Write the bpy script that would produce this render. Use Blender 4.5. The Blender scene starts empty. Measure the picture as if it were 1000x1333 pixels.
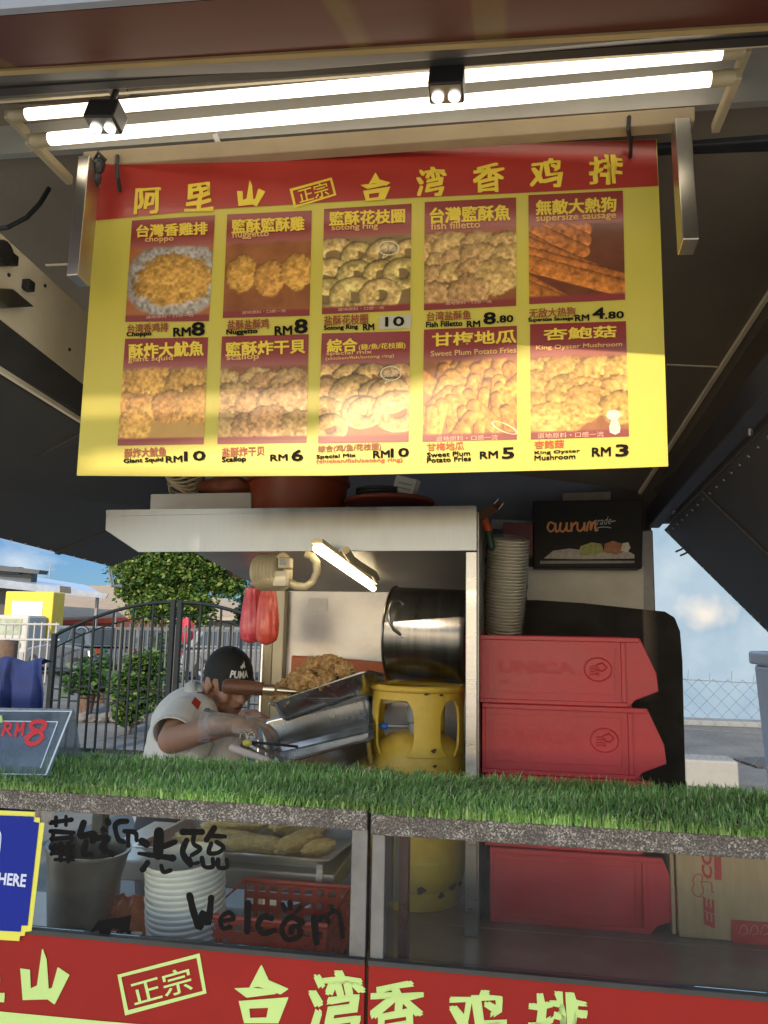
import bpy, bmesh, math, random
import numpy as np
from mathutils import Vector, Matrix, noise
random.seed(7)
V = Vector
rad = math.radians

# ------------------------------------------------------------------ camera, sky, sun, exposure
SC = bpy.context.scene
COL = SC.collection
FPX, YAW, PIT, ROLL = 1000.0, rad(9.5), rad(8.56), rad(1.1)      # focal length in pixels of the 1000x1333 photo
CAM_POS = V((0, 0, 1.6))
RM = (Matrix.Rotation(YAW, 3, 'Z') @ Matrix.Rotation(math.pi/2 + PIT, 3, 'X') @ Matrix.Rotation(ROLL, 3, 'Z'))
cd = bpy.data.cameras.new('camera')
cam = bpy.data.objects.new('camera', cd)
COL.objects.link(cam)
cam.matrix_world = Matrix.Translation(CAM_POS) @ RM.to_4x4()
cd.sensor_fit = 'VERTICAL'; cd.sensor_height = 36.0; cd.sensor_width = 27.0
cd.lens = 36.0 * FPX / 1333.0
cd.clip_start = 0.05; cd.clip_end = 3000
SC.camera = cam

SUN_EL, SUN_AZ = rad(24), rad(186)           # azimuth measured from +Y towards +X: the sun is behind the viewer
SUN_DIR = V((math.cos(SUN_EL)*math.sin(SUN_AZ), math.cos(SUN_EL)*math.cos(SUN_AZ), math.sin(SUN_EL)))
W = bpy.data.worlds.new('World'); SC.world = W; W.use_nodes = True
wn, wl = W.node_tree.nodes, W.node_tree.links
bg = wn['Background']
sky = wn.new('ShaderNodeTexSky'); sky.sky_type = 'NISHITA'; sky.sun_disc = False
sky.sun_elevation = SUN_EL; sky.sun_rotation = SUN_AZ
sky.air_density = 1.0; sky.dust_density = .3; sky.ozone_density = 3.0
tc = wn.new('ShaderNodeTexCoord')
mp = wn.new('ShaderNodeMapping'); mp.inputs['Scale'].default_value = (2.2, 2.2, 4.5); mp.inputs['Location'].default_value = (0.62, 0.2, 0.1)
cn = wn.new('ShaderNodeTexNoise'); cn.inputs['Scale'].default_value = 2.6; cn.inputs['Detail'].default_value = 6
cr = wn.new('ShaderNodeValToRGB'); cr.color_ramp.elements[0].position = .5; cr.color_ramp.elements[1].position = .75
cr.color_ramp.elements[1].color = (.75, .75, .75, 1)
mx = wn.new('ShaderNodeMix'); mx.data_type = 'RGBA'
wl.new(tc.outputs['Generated'], mp.inputs[0]); wl.new(mp.outputs[0], cn.inputs['Vector'])
wl.new(cn.outputs['Fac'], cr.inputs[0]); wl.new(cr.outputs[0], mx.inputs[0])
wl.new(sky.outputs[0], mx.inputs[6]); mx.inputs[7].default_value = (3.2, 3.1, 3.0, 1)
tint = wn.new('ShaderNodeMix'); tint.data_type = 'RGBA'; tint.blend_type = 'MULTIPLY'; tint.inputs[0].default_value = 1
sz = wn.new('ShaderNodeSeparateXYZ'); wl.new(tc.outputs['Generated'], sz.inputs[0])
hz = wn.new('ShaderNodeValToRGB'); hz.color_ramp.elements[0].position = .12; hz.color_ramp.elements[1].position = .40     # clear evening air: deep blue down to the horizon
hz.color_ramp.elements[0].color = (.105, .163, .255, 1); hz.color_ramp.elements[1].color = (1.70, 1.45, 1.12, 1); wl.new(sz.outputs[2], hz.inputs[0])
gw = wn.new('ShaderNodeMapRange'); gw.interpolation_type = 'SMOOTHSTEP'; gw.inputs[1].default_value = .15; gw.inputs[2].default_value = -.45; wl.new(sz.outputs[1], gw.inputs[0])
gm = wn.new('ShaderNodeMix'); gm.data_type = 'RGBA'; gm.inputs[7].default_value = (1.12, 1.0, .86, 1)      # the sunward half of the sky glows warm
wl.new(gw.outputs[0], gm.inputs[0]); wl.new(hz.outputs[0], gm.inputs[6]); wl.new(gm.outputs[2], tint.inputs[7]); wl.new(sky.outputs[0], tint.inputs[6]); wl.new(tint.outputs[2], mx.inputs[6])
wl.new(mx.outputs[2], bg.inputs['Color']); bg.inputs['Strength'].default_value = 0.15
ld = bpy.data.lights.new('sun', 'SUN'); ld.energy = 2.0; ld.angle = rad(0.5); ld.color = (1, .80, .56)
sun = bpy.data.objects.new('sun', ld); COL.objects.link(sun)
sun.rotation_mode = 'QUATERNION'; sun.rotation_quaternion = SUN_DIR.to_track_quat('Z', 'Y')
sun.location = (0, -20, 12)
SC.view_settings.view_transform = 'Standard'; SC.view_settings.look = 'None'
SC.view_settings.gamma = 1; SC.view_settings.exposure = 1.35
SC.cycles.max_bounces = 8; SC.cycles.transparent_max_bounces = 24

# ------------------------------------------------------------------ measuring helpers (photo pixel -> a place in the world)
def ray(x, y): return RM @ V(((x-500)/FPX, -(y-666.5)/FPX, -1))
def PY(x, y, Y):
    d = ray(x, y); return CAM_POS + d*(Y/d.y)
def PZ(x, y, Z):
    d = ray(x, y); return CAM_POS + d*((Z-CAM_POS.z)/d.z)
def PX(x, y, X):
    d = ray(x, y); return CAM_POS + d*(X/d.x)
def PP(x, y, p0, n):
    d = ray(x, y); return CAM_POS + d*((p0-CAM_POS).dot(n)/d.dot(n))

# ------------------------------------------------------------------ mesh builder
class MB:
    def __init__(s): s.v = []; s.f = []; s.c = None
    def add(s, vs, fs):
        b = len(s.v); s.v += [tuple(v) for v in vs]; s.f += [tuple(b+i for i in f) for f in fs]; return s
    def hexa(s, p):      # p[0:4] one face, p[4:8] the opposite one, same winding
        return s.add(p, [(3,2,1,0),(4,5,6,7),(0,1,5,4),(1,2,6,5),(2,3,7,6),(3,0,4,7)])
    def box(s, a, b):
        x0,y0,z0 = a; x1,y1,z1 = b
        return s.hexa([(x0,y0,z0),(x1,y0,z0),(x1,y1,z0),(x0,y1,z0),(x0,y0,z1),(x1,y0,z1),(x1,y1,z1),(x0,y1,z1)])
    def slab(s, quad, vec):
        q = [V(p) for p in quad]; vec = V(vec)
        return s.prism(q, vec)
    def prism(s, poly, vec):
        q = [V(p) for p in poly]; n = len(q); vec = V(vec)
        nor = V((0,0,0))
        for i in range(n):
            a, b = q[i], q[(i+1) % n]; nor += a.cross(b)
        if nor.dot(vec) > 0: q = q[::-1]
        vs = q + [p+vec for p in q]
        return s.add(vs, [tuple(range(n)), tuple(range(2*n-1, n-1, -1))] + [(i, n+i, n+(i+1)%n, (i+1)%n)[::-1] and ((i+1)%n, i, n+i, n+(i+1)%n) for i in range(n)])
    def bar(s, a, b, w, h, up=(0,0,1)):
        a, b = V(a), V(b); d = (b-a).normalized(); up = V(up)
        x = d.cross(up).normalized(); y = x.cross(d).normalized()
        P = []
        for p in (a, b):
            for sx, sy in ((-1,-1),(1,-1),(1,1),(-1,1)): P.append(p + x*(sx*w/2) + y*(sy*h/2))
        return s.hexa(P)
    def tube(s, pts, r, n=10, closed=False, caps=True):
        pts = [V(p) for p in pts]; m = len(pts)
        rs = r if isinstance(r, (list, tuple)) else [r]*m
        b = len(s.v); prev = None
        for i, p in enumerate(pts):
            if closed: t = pts[(i+1) % m]-pts[i-1]
            else: t = pts[min(i+1, m-1)]-pts[max(i-1, 0)]
            t = t.normalized() if t.length > 1e-9 else V((0,0,1))
            if prev is None:
                ref = V((0,0,1)) if abs(t.z) < .9 else V((1,0,0)); x = t.cross(ref).normalized()
            else:
                x = prev - t*prev.dot(t); x = x.normalized() if x.length > 1e-9 else t.orthogonal().normalized()
            prev = x; y = t.cross(x)
            for k in range(n):
                a = 2*math.pi*k/n; s.v.append(tuple(p + (x*math.cos(a)+y*math.sin(a))*rs[i]))
        for i in range(m if closed else m-1):
            j = (i+1) % m
            for k in range(n):
                l = (k+1) % n; s.f.append((b+i*n+k, b+i*n+l, b+j*n+l, b+j*n+k))
        if caps and not closed:
            s.f.append(tuple(b+k for k in range(n))[::-1]); s.f.append(tuple(b+(m-1)*n+k for k in range(n)))
        return s
    def lathe(s, base, prof, n=32, axis=(0,0,1), closed=False):    # prof: (radius, height along the axis)
        ax = V(axis).normalized(); ref = V((1,0,0)) if abs(ax.x) < .9 else V((0,1,0))
        x = (ref - ax*ref.dot(ax)).normalized(); y = ax.cross(x); base = V(base); b = len(s.v)
        for r, h in prof:
            for k in range(n):
                a = 2*math.pi*k/n; s.v.append(tuple(base + ax*h + (x*math.cos(a)+y*math.sin(a))*max(r, 1e-5)))
        m = len(prof)
        for i in range(m if closed else m-1):
            j = (i+1) % m
            for k in range(n):
                l = (k+1) % n; s.f.append((b+i*n+k, b+i*n+l, b+j*n+l, b+j*n+k))
        return s
    def ball(s, c, r, sub=2, amp=0, freq=8, rot=None, seed=0):
        bm = bmesh.new(); bmesh.ops.create_icosphere(bm, subdivisions=sub, radius=1)
        r = V(r) if isinstance(r, (tuple, list, Vector)) else V((r, r, r)); c = V(c); vs = []
        for v in bm.verts:
            k = 1.0
            if amp:
                q = v.co*freq*.25 + V((seed*3.1, seed*1.7, seed*.9))
                k += amp*(noise.noise(q) + .6*noise.noise(q*2.3) + .4*noise.noise(q*5.1))
            p = V((v.co.x*r.x, v.co.y*r.y, v.co.z*r.z))*k
            if rot: p = rot @ p
            vs.append(p + c)
        fs = [tuple(v.index for v in f.verts) for f in bm.faces]; bm.free()
        return s.add(vs, fs)
    def capsule(s, a, b, ra, rb, n=16):
        a, b = V(a), V(b); d = b-a; L = d.length; d = d/L; prof = []
        for i in range(7): t = math.pi/2*i/6; prof.append((ra*math.sin(t), -ra*math.cos(t)))
        for i in range(7): t = math.pi/2*i/6; prof.append((rb*math.cos(t), L+rb*math.sin(t)))
        return s.lathe(a, prof, n, d)
    def sheet(s, quad, nx, ny, fn=None):
        a, b, c, d = [V(p) for p in quad]; base = len(s.v)
        for j in range(ny+1):
            for i in range(nx+1):
                u, w = i/nx, j/ny
                p = (a*(1-u)+b*u)*(1-w) + (d*(1-u)+c*u)*w
                if fn: p = fn(p, u, w)
                s.v.append(tuple(p))
        for j in range(ny):
            for i in range(nx):
                k = base+j*(nx+1)+i; s.f.append((k, k+nx+1, k+nx+2, k+1))
        return s
    def build(s, name, mat, parent=None, loc=None, bev=0, sm=None, seg=2, solid=0, colors=None):
        if parent is not None:
            r = parent
            while r.parent: r = r.parent
            off = r.location.copy()
        else: off = V(loc) if loc is not None else V((0,0,0))
        me = bpy.data.meshes.new(name)
        me.from_pydata([(x-off.x, y-off.y, z-off.z) for x, y, z in s.v], [], s.f); me.update()
        if colors is not None:
            at = me.color_attributes.new('Col', 'FLOAT_COLOR', 'POINT')
            at.data.foreach_set('color', np.asarray(colors, dtype=np.float32).ravel())
        if sm is not None:
            me.polygons.foreach_set('use_smooth', [True]*len(me.polygons)); me.set_sharp_from_angle(angle=rad(sm))
        me.materials.append(mat)
        o = bpy.data.objects.new(name, me); COL.objects.link(o)
        if parent is not None: o.parent = parent
        else: o.location = off
        if solid:
            m = o.modifiers.new('thickness', 'SOLIDIFY'); m.thickness = solid; m.offset = 0
        if bev:
            m = o.modifiers.new('bevel', 'BEVEL'); m.width = bev; m.segments = seg; m.limit_method = 'ANGLE'; m.angle_limit = rad(35)
        return o

def tag(o, label=None, cat=None, group=None, kind=None):
    if label: o['label'] = label
    if cat: o['category'] = cat
    if group: o['group'] = group
    if kind: o['kind'] = kind
    return o
def thing(name, label, cat, loc, group=None):
    o = bpy.data.objects.new(name, None); COL.objects.link(o); o.location = V(loc); o.empty_display_size = .05
    return tag(o, label, cat, group)
def copy_tree(o, parent=None):
    c = o.copy(); COL.objects.link(c)
    if parent is not None: c.parent = parent
    for ch in [x for x in SC.objects if x.parent == o]: copy_tree(ch, c)
    return c
def meshify(mb, voxel, smooth=6):
    """one continuous skin round overlapping closed shapes"""
    me = bpy.data.meshes.new('tmp'); me.from_pydata(mb.v, [], mb.f); me.update()
    o = bpy.data.objects.new('tmp', me); COL.objects.link(o)
    m = o.modifiers.new('r', 'REMESH'); m.mode = 'VOXEL'; m.voxel_size = voxel; m.use_smooth_shade = True
    if smooth:
        k = o.modifiers.new('s', 'SMOOTH'); k.iterations = smooth; k.factor = .5
    dg = bpy.context.evaluated_depsgraph_get(); ev = o.evaluated_get(dg); mm = ev.to_mesh()
    out = MB(); out.v = [tuple(v.co) for v in mm.vertices]; out.f = [tuple(p.vertices) for p in mm.polygons]
    ev.to_mesh_clear(); bpy.data.objects.remove(o); bpy.data.meshes.remove(me)
    return out

# ------------------------------------------------------------------ materials
def M(name, col, rough=.5, metal=0, var=.12, vs=6, bump=0, bs=60, col2=None, rvar=.12, coat=0, stretch=(1,1,1), spec=.5, detail=5, sub=0):
    m = bpy.data.materials.new(name); m.use_nodes = True; N, L = m.node_tree.nodes, m.node_tree.links
    b = N['Principled BSDF']; t = N.new('ShaderNodeTexCoord'); mpp = N.new('ShaderNodeMapping'); mpp.inputs['Scale'].default_value = stretch
    L.new(t.outputs['Object'], mpp.inputs[0])
    n = N.new('ShaderNodeTexNoise'); n.inputs['Scale'].default_value = vs; n.inputs['Detail'].default_value = detail; n.inputs['Roughness'].default_value = .65
    L.new(mpp.outputs[0], n.inputs['Vector'])
    r = N.new('ShaderNodeValToRGB'); r.color_ramp.elements[0].position = .3; r.color_ramp.elements[1].position = .7
    c2 = col2 or tuple(min(1, c*(1+var)) for c in col)
    r.color_ramp.elements[0].color = tuple(c*(1-var) for c in col)+(1,) if not col2 else tuple(col)+(1,)
    r.color_ramp.elements[1].color = tuple(c2)+(1,)
    L.new(n.outputs['Fac'], r.inputs[0]); L.new(r.outputs[0], b.inputs['Base Color'])
    b.inputs['Metallic'].default_value = metal; b.inputs['Specular IOR Level'].default_value = spec
    mr = N.new('ShaderNodeMapRange'); mr.inputs[3].default_value = max(.02, rough-rvar); mr.inputs[4].default_value = min(1, rough+rvar)
    L.new(n.outputs['Fac'], mr.inputs[0]); L.new(mr.outputs[0], b.inputs['Roughness'])
    if coat: b.inputs['Coat Weight'].default_value = coat; b.inputs['Coat Roughness'].default_value = .08
    if sub: b.inputs['Subsurface Weight'].default_value = sub; b.inputs['Subsurface Scale'].default_value = .01
    if bump:
        n2 = N.new('ShaderNodeTexNoise'); n2.inputs['Scale'].default_value = bs; n2.inputs['Detail'].default_value = 4
        L.new(mpp.outputs[0], n2.inputs['Vector'])
        bp = N.new('ShaderNodeBump'); bp.inputs['Strength'].default_value = bump; bp.inputs['Distance'].default_value = .01
        L.new(n2.outputs['Fac'], bp.inputs['Height']); L.new(bp.outputs[0], b.inputs['Normal'])
    return m
def MEmit(name, col, st):
    m = bpy.data.materials.new(name); m.use_nodes = True; b = m.node_tree.nodes['Principled BSDF']
    b.inputs['Base Color'].default_value = (.8,.8,.8,1); b.inputs['Emission Color'].default_value = tuple(col)+(1,); b.inputs['Emission Strength'].default_value = st
    return m
def MGlass(name, tint=(.95,.97,.96), gloss=.6, rough=.02, haze=0.0, hcol=(.7,.75,.8)):
    m = bpy.data.materials.new(name); m.use_nodes = True; N, L = m.node_tree.nodes, m.node_tree.links
    N.remove(N['Principled BSDF']); out = N['Material Output']
    tr = N.new('ShaderNodeBsdfTransparent'); tr.inputs[0].default_value = tuple(tint)+(1,)
    gl = N.new('ShaderNodeBsdfGlossy'); gl.inputs['Roughness'].default_value = rough
    fr = N.new('ShaderNodeLayerWeight'); fr.inputs[0].default_value = .25
    mu = N.new('ShaderNodeMath'); mu.operation = 'MULTIPLY'; mu.inputs[1].default_value = gloss
    L.new(fr.outputs['Fresnel'], mu.inputs[0])
    m1 = N.new('ShaderNodeMixShader'); L.new(mu.outputs[0], m1.inputs[0]); L.new(tr.outputs[0], m1.inputs[1]); L.new(gl.outputs[0], m1.inputs[2])
    last = m1
    if haze:
        df = N.new('ShaderNodeBsdfDiffuse'); df.inputs[0].default_value = tuple(hcol)+(1,)
        t2 = N.new('ShaderNodeBsdfTranslucent'); t2.inputs[0].default_value = tuple(hcol)+(1,)
        ad = N.new('ShaderNodeMixShader'); ad.inputs[0].default_value = .5; L.new(df.outputs[0], ad.inputs[1]); L.new(t2.outputs[0], ad.inputs[2])
        nz = N.new('ShaderNodeTexNoise'); nz.inputs['Scale'].default_value = 14; nz.inputs['Detail'].default_value = 6
        t = N.new('ShaderNodeTexCoord'); L.new(t.outputs['Object'], nz.inputs['Vector'])
        mr = N.new('ShaderNodeMapRange'); mr.inputs[1].default_value = .3; mr.inputs[2].default_value = .7
        mr.inputs[3].default_value = haze*.5; mr.inputs[4].default_value = min(1, haze*1.5); L.new(nz.outputs['Fac'], mr.inputs[0])
        m2 = N.new('ShaderNodeMixShader'); L.new(mr.outputs[0], m2.inputs[0])
        L.new(m1.outputs[0], m2.inputs[1]); L.new(ad.outputs[0], m2.inputs[2]); last = m2
    L.new(last.outputs[0], out.inputs['Surface'])
    return m
def MCol(name, rough=.5, bump=0, bs=200, coat=0, trans=0):
    m = bpy.data.materials.new(name); m.use_nodes = True; N, L = m.node_tree.nodes, m.node_tree.links
    b = N['Principled BSDF']; a = N.new('ShaderNodeAttribute'); a.attribute_name = 'Col'
    L.new(a.outputs['Color'], b.inputs['Base Color']); b.inputs['Roughness'].default_value = rough
    if coat: b.inputs['Coat Weight'].default_value = coat; b.inputs['Coat Roughness'].default_value = .12
    if trans:
        tl = N.new('ShaderNodeBsdfTranslucent'); L.new(a.outputs['Color'], tl.inputs[0])
        ms = N.new('ShaderNodeMixShader'); ms.inputs[0].default_value = trans; out = N['Material Output']
        L.new(b.outputs[0], ms.inputs[1]); L.new(tl.outputs[0], ms.inputs[2]); L.new(ms.outputs[0], out.inputs['Surface'])
    return m

m_steel = M('stainless steel', (.38,.38,.385), .3, 1, .12, 3, .03, 30, stretch=(1,1,14))
m_steel_h = M('brushed steel sheet', (.275,.30,.335), .34, 1, .10, 2.5, .02, 20, stretch=(8,8,1))
m_steel_d = M('dull used steel', (.30,.29,.28), .38, 1, .25, 5, .04, 40)
m_alu = M('weathered aluminium', (.20,.20,.205), .5, .8, .2, 14, .05, 60)
m_black = M('black plastic', (.02,.02,.022), .45, 0, .3, 9)
m_dark = M('dark painted steel', (.045,.042,.040), .55, .1, .35, 5, .05, 50)
m_ceil = M('brown ceiling board', (.15,.12,.088), .6, 0, .3, 2.2, .08, 60, col2=(.21,.17,.125), detail=9)
m_flap = M('dark grey flap sheet', (.052,.047,.040), .55, .1, .2, 2.2, .08, 30, col2=(.085,.076,.064), detail=9, stretch=(1,.35,1))
m_tin = M('beige painted beam', (.74,.61,.40), .5, 0, .25, 5, .08, 40, col2=(.86,.76,.56))
m_cream = M('cream strip', (.62,.54,.38), .5, 0, .12, 5)
m_board = M('lamp board white metal', (.30,.29,.26), .35, .1, .1, 4)
m_red = M('red banner', (.32,.014,.010), .55, 0, .1, 4, rvar=.08, spec=.25)
m_yel = M('yellow banner', (.56,.48,.07), .42, 0, .06, 3)
m_letter = M('pale lime letters', (.58,.76,.25), .5, 0, .05, 4)
m_gold = M('golden letters', (.78,.58,.05), .5, 0, .06, 8)
m_orange_t = M('pale orange letters', (.72,.42,.14), .5, 0, .05, 8)
m_ink = M('black ink', (.010,.009,.009), .8, 0, .1, 9, spec=.1)
m_brownink = M('brown red ink', (.30,.06,.02), .5, 0, .1, 9)
m_redink = M('red ink', (.62,.07,.02), .5, 0, .1, 9)
m_white = M('white ink', (.8,.8,.78), .5, 0, .04, 9)
m_glass = MGlass('case glass', gloss=.3, haze=.012, hcol=(.6,.58,.55))
m_acryl = MGlass('clear acrylic', (.90,.93,.96), gloss=.7, haze=.16, hcol=(.62,.70,.85))
m_crate = M('red plastic crate', (.42,.018,.027), .40, 0, .1, 5, .05, 90, col2=(.54,.036,.046), rvar=.16, detail=10)
m_gasy = M('yellow cylinder paint', (.46,.27,.025), .45, 0, .2, 4, .06, 60, col2=(.72,.50,.07), detail=10)
m_rust = M('dark chipped paint', (.06,.035,.02), .7, 0, .3, 40)
m_orange = M('orange plastic', (.62,.10,.02), .4, 0, .15, 6, .02, 40)
m_paper = M('white paper', (.78,.75,.70), .6, 0, .05, 12)
m_rub = M('black rubber mat', (.030,.027,.024), .85, 0, .35, 9, .2, 120, spec=.15)
m_wood = M('brown wood handle', (.12,.045,.02), .5, 0, .35, 10, .06, 60, stretch=(1,8,8))
m_card = M('brown cardboard', (.40,.27,.15), .75, 0, .12, 10, .08, 120, stretch=(6,1,1))
m_skin = M('tanned skin', (.40,.21,.13), .55, 0, .12, 14, .05, 160, sub=.15)
m_gatep = M('black gate paint', (.008,.012,.014), .6, 0, .3, 9, spec=.2)
m_chick = M('fried chicken crust', (.27,.11,.03), .6, 0, .3, 34, 1.0, 170, col2=(.76,.48,.19), sub=.05)
m_stick = M('breaded crust', (.74,.47,.15), .7, 0, .2, 60, .8, 260, col2=(.90,.70,.34))
m_tube = MEmit('lit tube', (1, .88, .68), 1.6)
m_tube2 = MEmit('lit hood tube', (1, .84, .54), 3.5)
m_led = MEmit('spot led', (1, .95, .85), 1.2)
m_col = MCol('printed picture', .38, coat=.25)
m_gray = M('grey plastic', (.28,.28,.29), .5, 0, .1, 8)
m_pole = M('beige motor paint', (.48,.40,.25), .45, .1, .15, 8)

# ------------------------------------------------------------------ lettering
_txt = {}
def _cut(polys, w, h):      # hand-cut angular characters: outlines in a w x h box, y down
    v, f = [], []
    for p in polys: f.append(tuple(range(len(v), len(v)+len(p)))); v += [(x/w, 1-y/h) for x, y in p]
    return v, f
CUT = {'山': _cut([[(0,106),(57,88),(65,213),(97,208),(137,0),(170,38),(165,218),(194,223),(230,93),(280,146),(207,316),(167,275),(24,280)]], 280, 316),
       '台': _cut([[(69,0),(94,30),(60,50),(36,52)],[(94,30),(136,52),(113,82),(84,56),(60,50)],[(0,60),(36,52),(84,56),(98,72),(26,78)],
                   [(11,90),(38,108),(41,132),(26,150)],[(11,90),(131,85),(86,106),(38,108)],[(131,85),(114,150),(82,132),(86,106)],[(114,150),(26,150),(41,132),(82,132)]], 136, 150)}
def glyphs(s, bold=0.0, res=3, shear=0.0, space=1.0):
    key = (s, bold, res, shear, space)
    if key in _txt: return _txt[key]
    if s in CUT: _txt[key] = CUT[s]; return CUT[s]
    cu = bpy.data.curves.new('txt', 'FONT'); cu.body = s; cu.size = 1; cu.offset = bold; cu.resolution_u = res; cu.fill_mode = 'FRONT'
    cu.shear = shear; cu.space_character = space; cu.dimensions = '2D'
    o = bpy.data.objects.new('txt', cu); COL.objects.link(o)
    dg = bpy.context.evaluated_depsgraph_get(); ev = o.evaluated_get(dg); me = ev.to_mesh()
    v = [(p.co.x, p.co.y) for p in me.vertices]; f = [tuple(p.vertices) for p in me.polygons]
    ev.to_mesh_clear(); bpy.data.objects.remove(o); bpy.data.curves.remove(cu)
    _txt[key] = (v, f); return v, f
def letter(mb, s, quad, place, fat=0.0, rough=0.0, **kw):
    """letters of s stretched into a box of photo pixels (tl, tr, br, bl); place() puts a pixel on its surface; fat thickens strokes with shifted layers"""
    if fat:
        h = abs(quad[3][1]-quad[0][1]); k = fat*h
        for i, (ox, oy) in enumerate(((-k,-k*.7),(k,-k*.7),(-k,k*.7),(k,k*.7),(0,0))):
            letter(mb, s, [(q[0]+ox, q[1]+oy) for q in quad], (lambda x, y, i=i: (lambda r: r+(CAM_POS-r).normalized()*(.00018*i))(place(x, y))), rough=rough, **kw)
        return
    v, f = glyphs(s, **kw)
    if not v: return
    if rough: v = [(x+rough*noise.noise(V((x*3.1, y*3.1, 1))), y+rough*noise.noise(V((x*3.1, y*3.1, 8)))) for x, y in v]
    x0, x1 = min(p[0] for p in v), max(p[0] for p in v); y0, y1 = min(p[1] for p in v), max(p[1] for p in v)
    tl, tr, br, bl = quad; out = []
    for x, y in v:
        a, b = (x-x0)/(x1-x0+1e-9), (y1-y)/(y1-y0+1e-9)
        px = (tl[0]*(1-a)+tr[0]*a)*(1-b)+(bl[0]*(1-a)+br[0]*a)*b
        py = (tl[1]*(1-a)+tr[1]*a)*(1-b)+(bl[1]*(1-a)+br[1]*a)*b
        out.append(place(px, py))
    mb.add(out, f)
def bx(x0, y0, x1, y1, sl=0.0):      # pixel box whose right side is lifted by the slope sl
    d = sl*(x1-x0); return [(x0, y0), (x1, y0+d), (x1, y1+d), (x0, y1)]
def stroke(mb, pts, w, place, lift=.0004):
    """hand-drawn marker stroke through photo pixels, round ends"""
    P = [V((p[0], p[1], 0)) for p in pts]; ws = w if isinstance(w, (list, tuple)) else [w]*len(P)
    S, WW = [], []
    if len(P) == 1: P = [P[0], P[0]+V((.5, .3, 0))]; ws = [ws[0]]*2
    for i in range(len(P)-1):
        a, b, c, d = P[max(i-1, 0)], P[i], P[i+1], P[min(i+2, len(P)-1)]
        for k in range(6):
            t = k/6; S.append(.5*((2*b)+(c-a)*t+(2*a-5*b+4*c-d)*t*t+(3*b-a-3*c+d)*t**3)); WW.append(ws[i]*(1-t)+ws[i+1]*t)
    S.append(P[-1]); WW.append(ws[-1])
    WW = [w_*(1+.22*noise.noise(V((p.x*.09, p.y*.09, 3)))) for w_, p in zip(WW, S)]
    d0 = (S[0]-S[1]).normalized(); d1 = (S[-1]-S[-2]).normalized()
    head = [(S[0]+d0*WW[0]*.5*math.cos(a), WW[0]*math.sin(a)) for a in (0.05, .5, 1.0)]
    tail = [(S[-1]+d1*WW[-1]*.5*math.cos(a), WW[-1]*math.sin(a)) for a in (1.0, .5, .05)]
    Q = head + list(zip(S, WW)) + tail; vs = []
    for i, (p, ww) in enumerate(Q):
        t = Q[min(i+1, len(Q)-1)][0]-Q[max(i-1, 0)][0]; t = t.normalized() if t.length else V((1, 0, 0)); n = V((-t.y, t.x, 0))
        for sgn in (1, -1):
            q = p+n*(sgn*ww*.5); r = place(q.x, q.y); vs.append(r + (CAM_POS-r).normalized()*lift*(i/len(Q)))
    mb.add(vs, [(2*i, 2*i+1, 2*i+3, 2*i+2) for i in range(len(Q)-1)])
# ------------------------------------------------------------------ ground, quay, sea
def structure(o): o['kind'] = 'structure'; return o
m_ground = M('worn concrete ground', (.075,.078,.082), .9, 0, .3, 1.1, .3, 25, col2=(.17,.168,.16), detail=10)
m_quay = M('quay slab', (.15,.16,.17), .85, 0, .3, 2, .2, 20, col2=(.22,.23,.24), detail=8)
g = MB(); g.sheet([(-90,-60,0),(90,-60,0),(90,140,0),(-90,140,0)], 60, 60)
structure(g.build('ground', m_ground))
m_bounce_lane = M('pale bounce lane', (.48,.43,.35), .85, 0, .2, 1.5, .15, 25, col2=(.58,.53,.44), detail=9)
structure(MB().sheet([(-40,-30,.004),(40,-30,.004),(40,2.3,.004),(-40,2.3,.004)], 40, 20).build('lane', m_bounce_lane))  # pale ground sheet out of view, added to bounce sunlight into the stall
structure(MB().box((.8,14.6,0),(60,15.0,.10)).build('kerb', m_quay, bev=.02))
# ------------------------------------------------------------------ food truck body: ceiling, beams, flaps, back wall
tr = thing('food_truck', 'open backed food truck body with brown ceiling and two dark side flaps', 'food truck', (-.3, 2.4, 0))
YB = 3.05
cb = V((.5, YB, 2.139)); cf = V((.5, 1.7, 2.715)); cnrm = (cf-cb).cross(V((1,0,0))).normalized()
def CE(x, y): return PP(x, y, cb, cnrm)
cR0, cR1 = CE(1160, 140), CE(835, 640)
cL0, cL1 = CE(-190, 135), CE(285, 565)
MB().slab([cL0, cR0, cR1, cL1], (0, .01, .03)).build('ceiling', m_ceil, tr)
s = MB(); s.bar(CE(868,473)+V((0,0,-.004)), CE(934,476)+V((0,0,-.004)), .006, .004); s.bar(CE(60,345), CE(112,343), .006, .006)
s.build('ceiling_seam', m_tin, tr)
# right side: wall strip between ceiling and flap hinge, with the dark hinge rail
hR0, hR1 = PX(1160, 366, .57), PY(862, 682, YB)
MB().slab([cR0, cR1, hR1, hR0], (.03, 0, 0)).build('side_panel', M('brown side panel', (.115,.085,.06), .55, 0, .2, 4), tr)
MB().bar(cR0+V((-.006,0,-.004)), cR1+V((-.006,0,-.004)), .012, .014).build('edge_trim', m_tin, tr)
MB().bar(hR0+V((-.035,0,.02)), hR1+V((-.035,0,.02)), .05, .075).build('hinge_rail', m_dark, tr, bev=.006)
fe0, fe1 = PY(864, 690, YB), PY(1120, 942, YB)
along = (hR0-hR1)
fl = MB().slab([fe0, fe1, fe1+along*1.15, fe0+along*1.15], (.025, 0, .02)); o = fl.build('side_flap', m_flap, tr, bev=.004)
fn_ = (fe1-fe0).cross(along).normalized(); fn_ = fn_ if fn_.z < 0 else -fn_
s = MB()
for k in (.33, .72): s = MB(); s.bar(fe0+along*k+fn_*.003, fe1+along*k+fn_*.003, .03, .006, fn_); s.build('flap_rib', m_flap, o)
s = MB()
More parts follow.
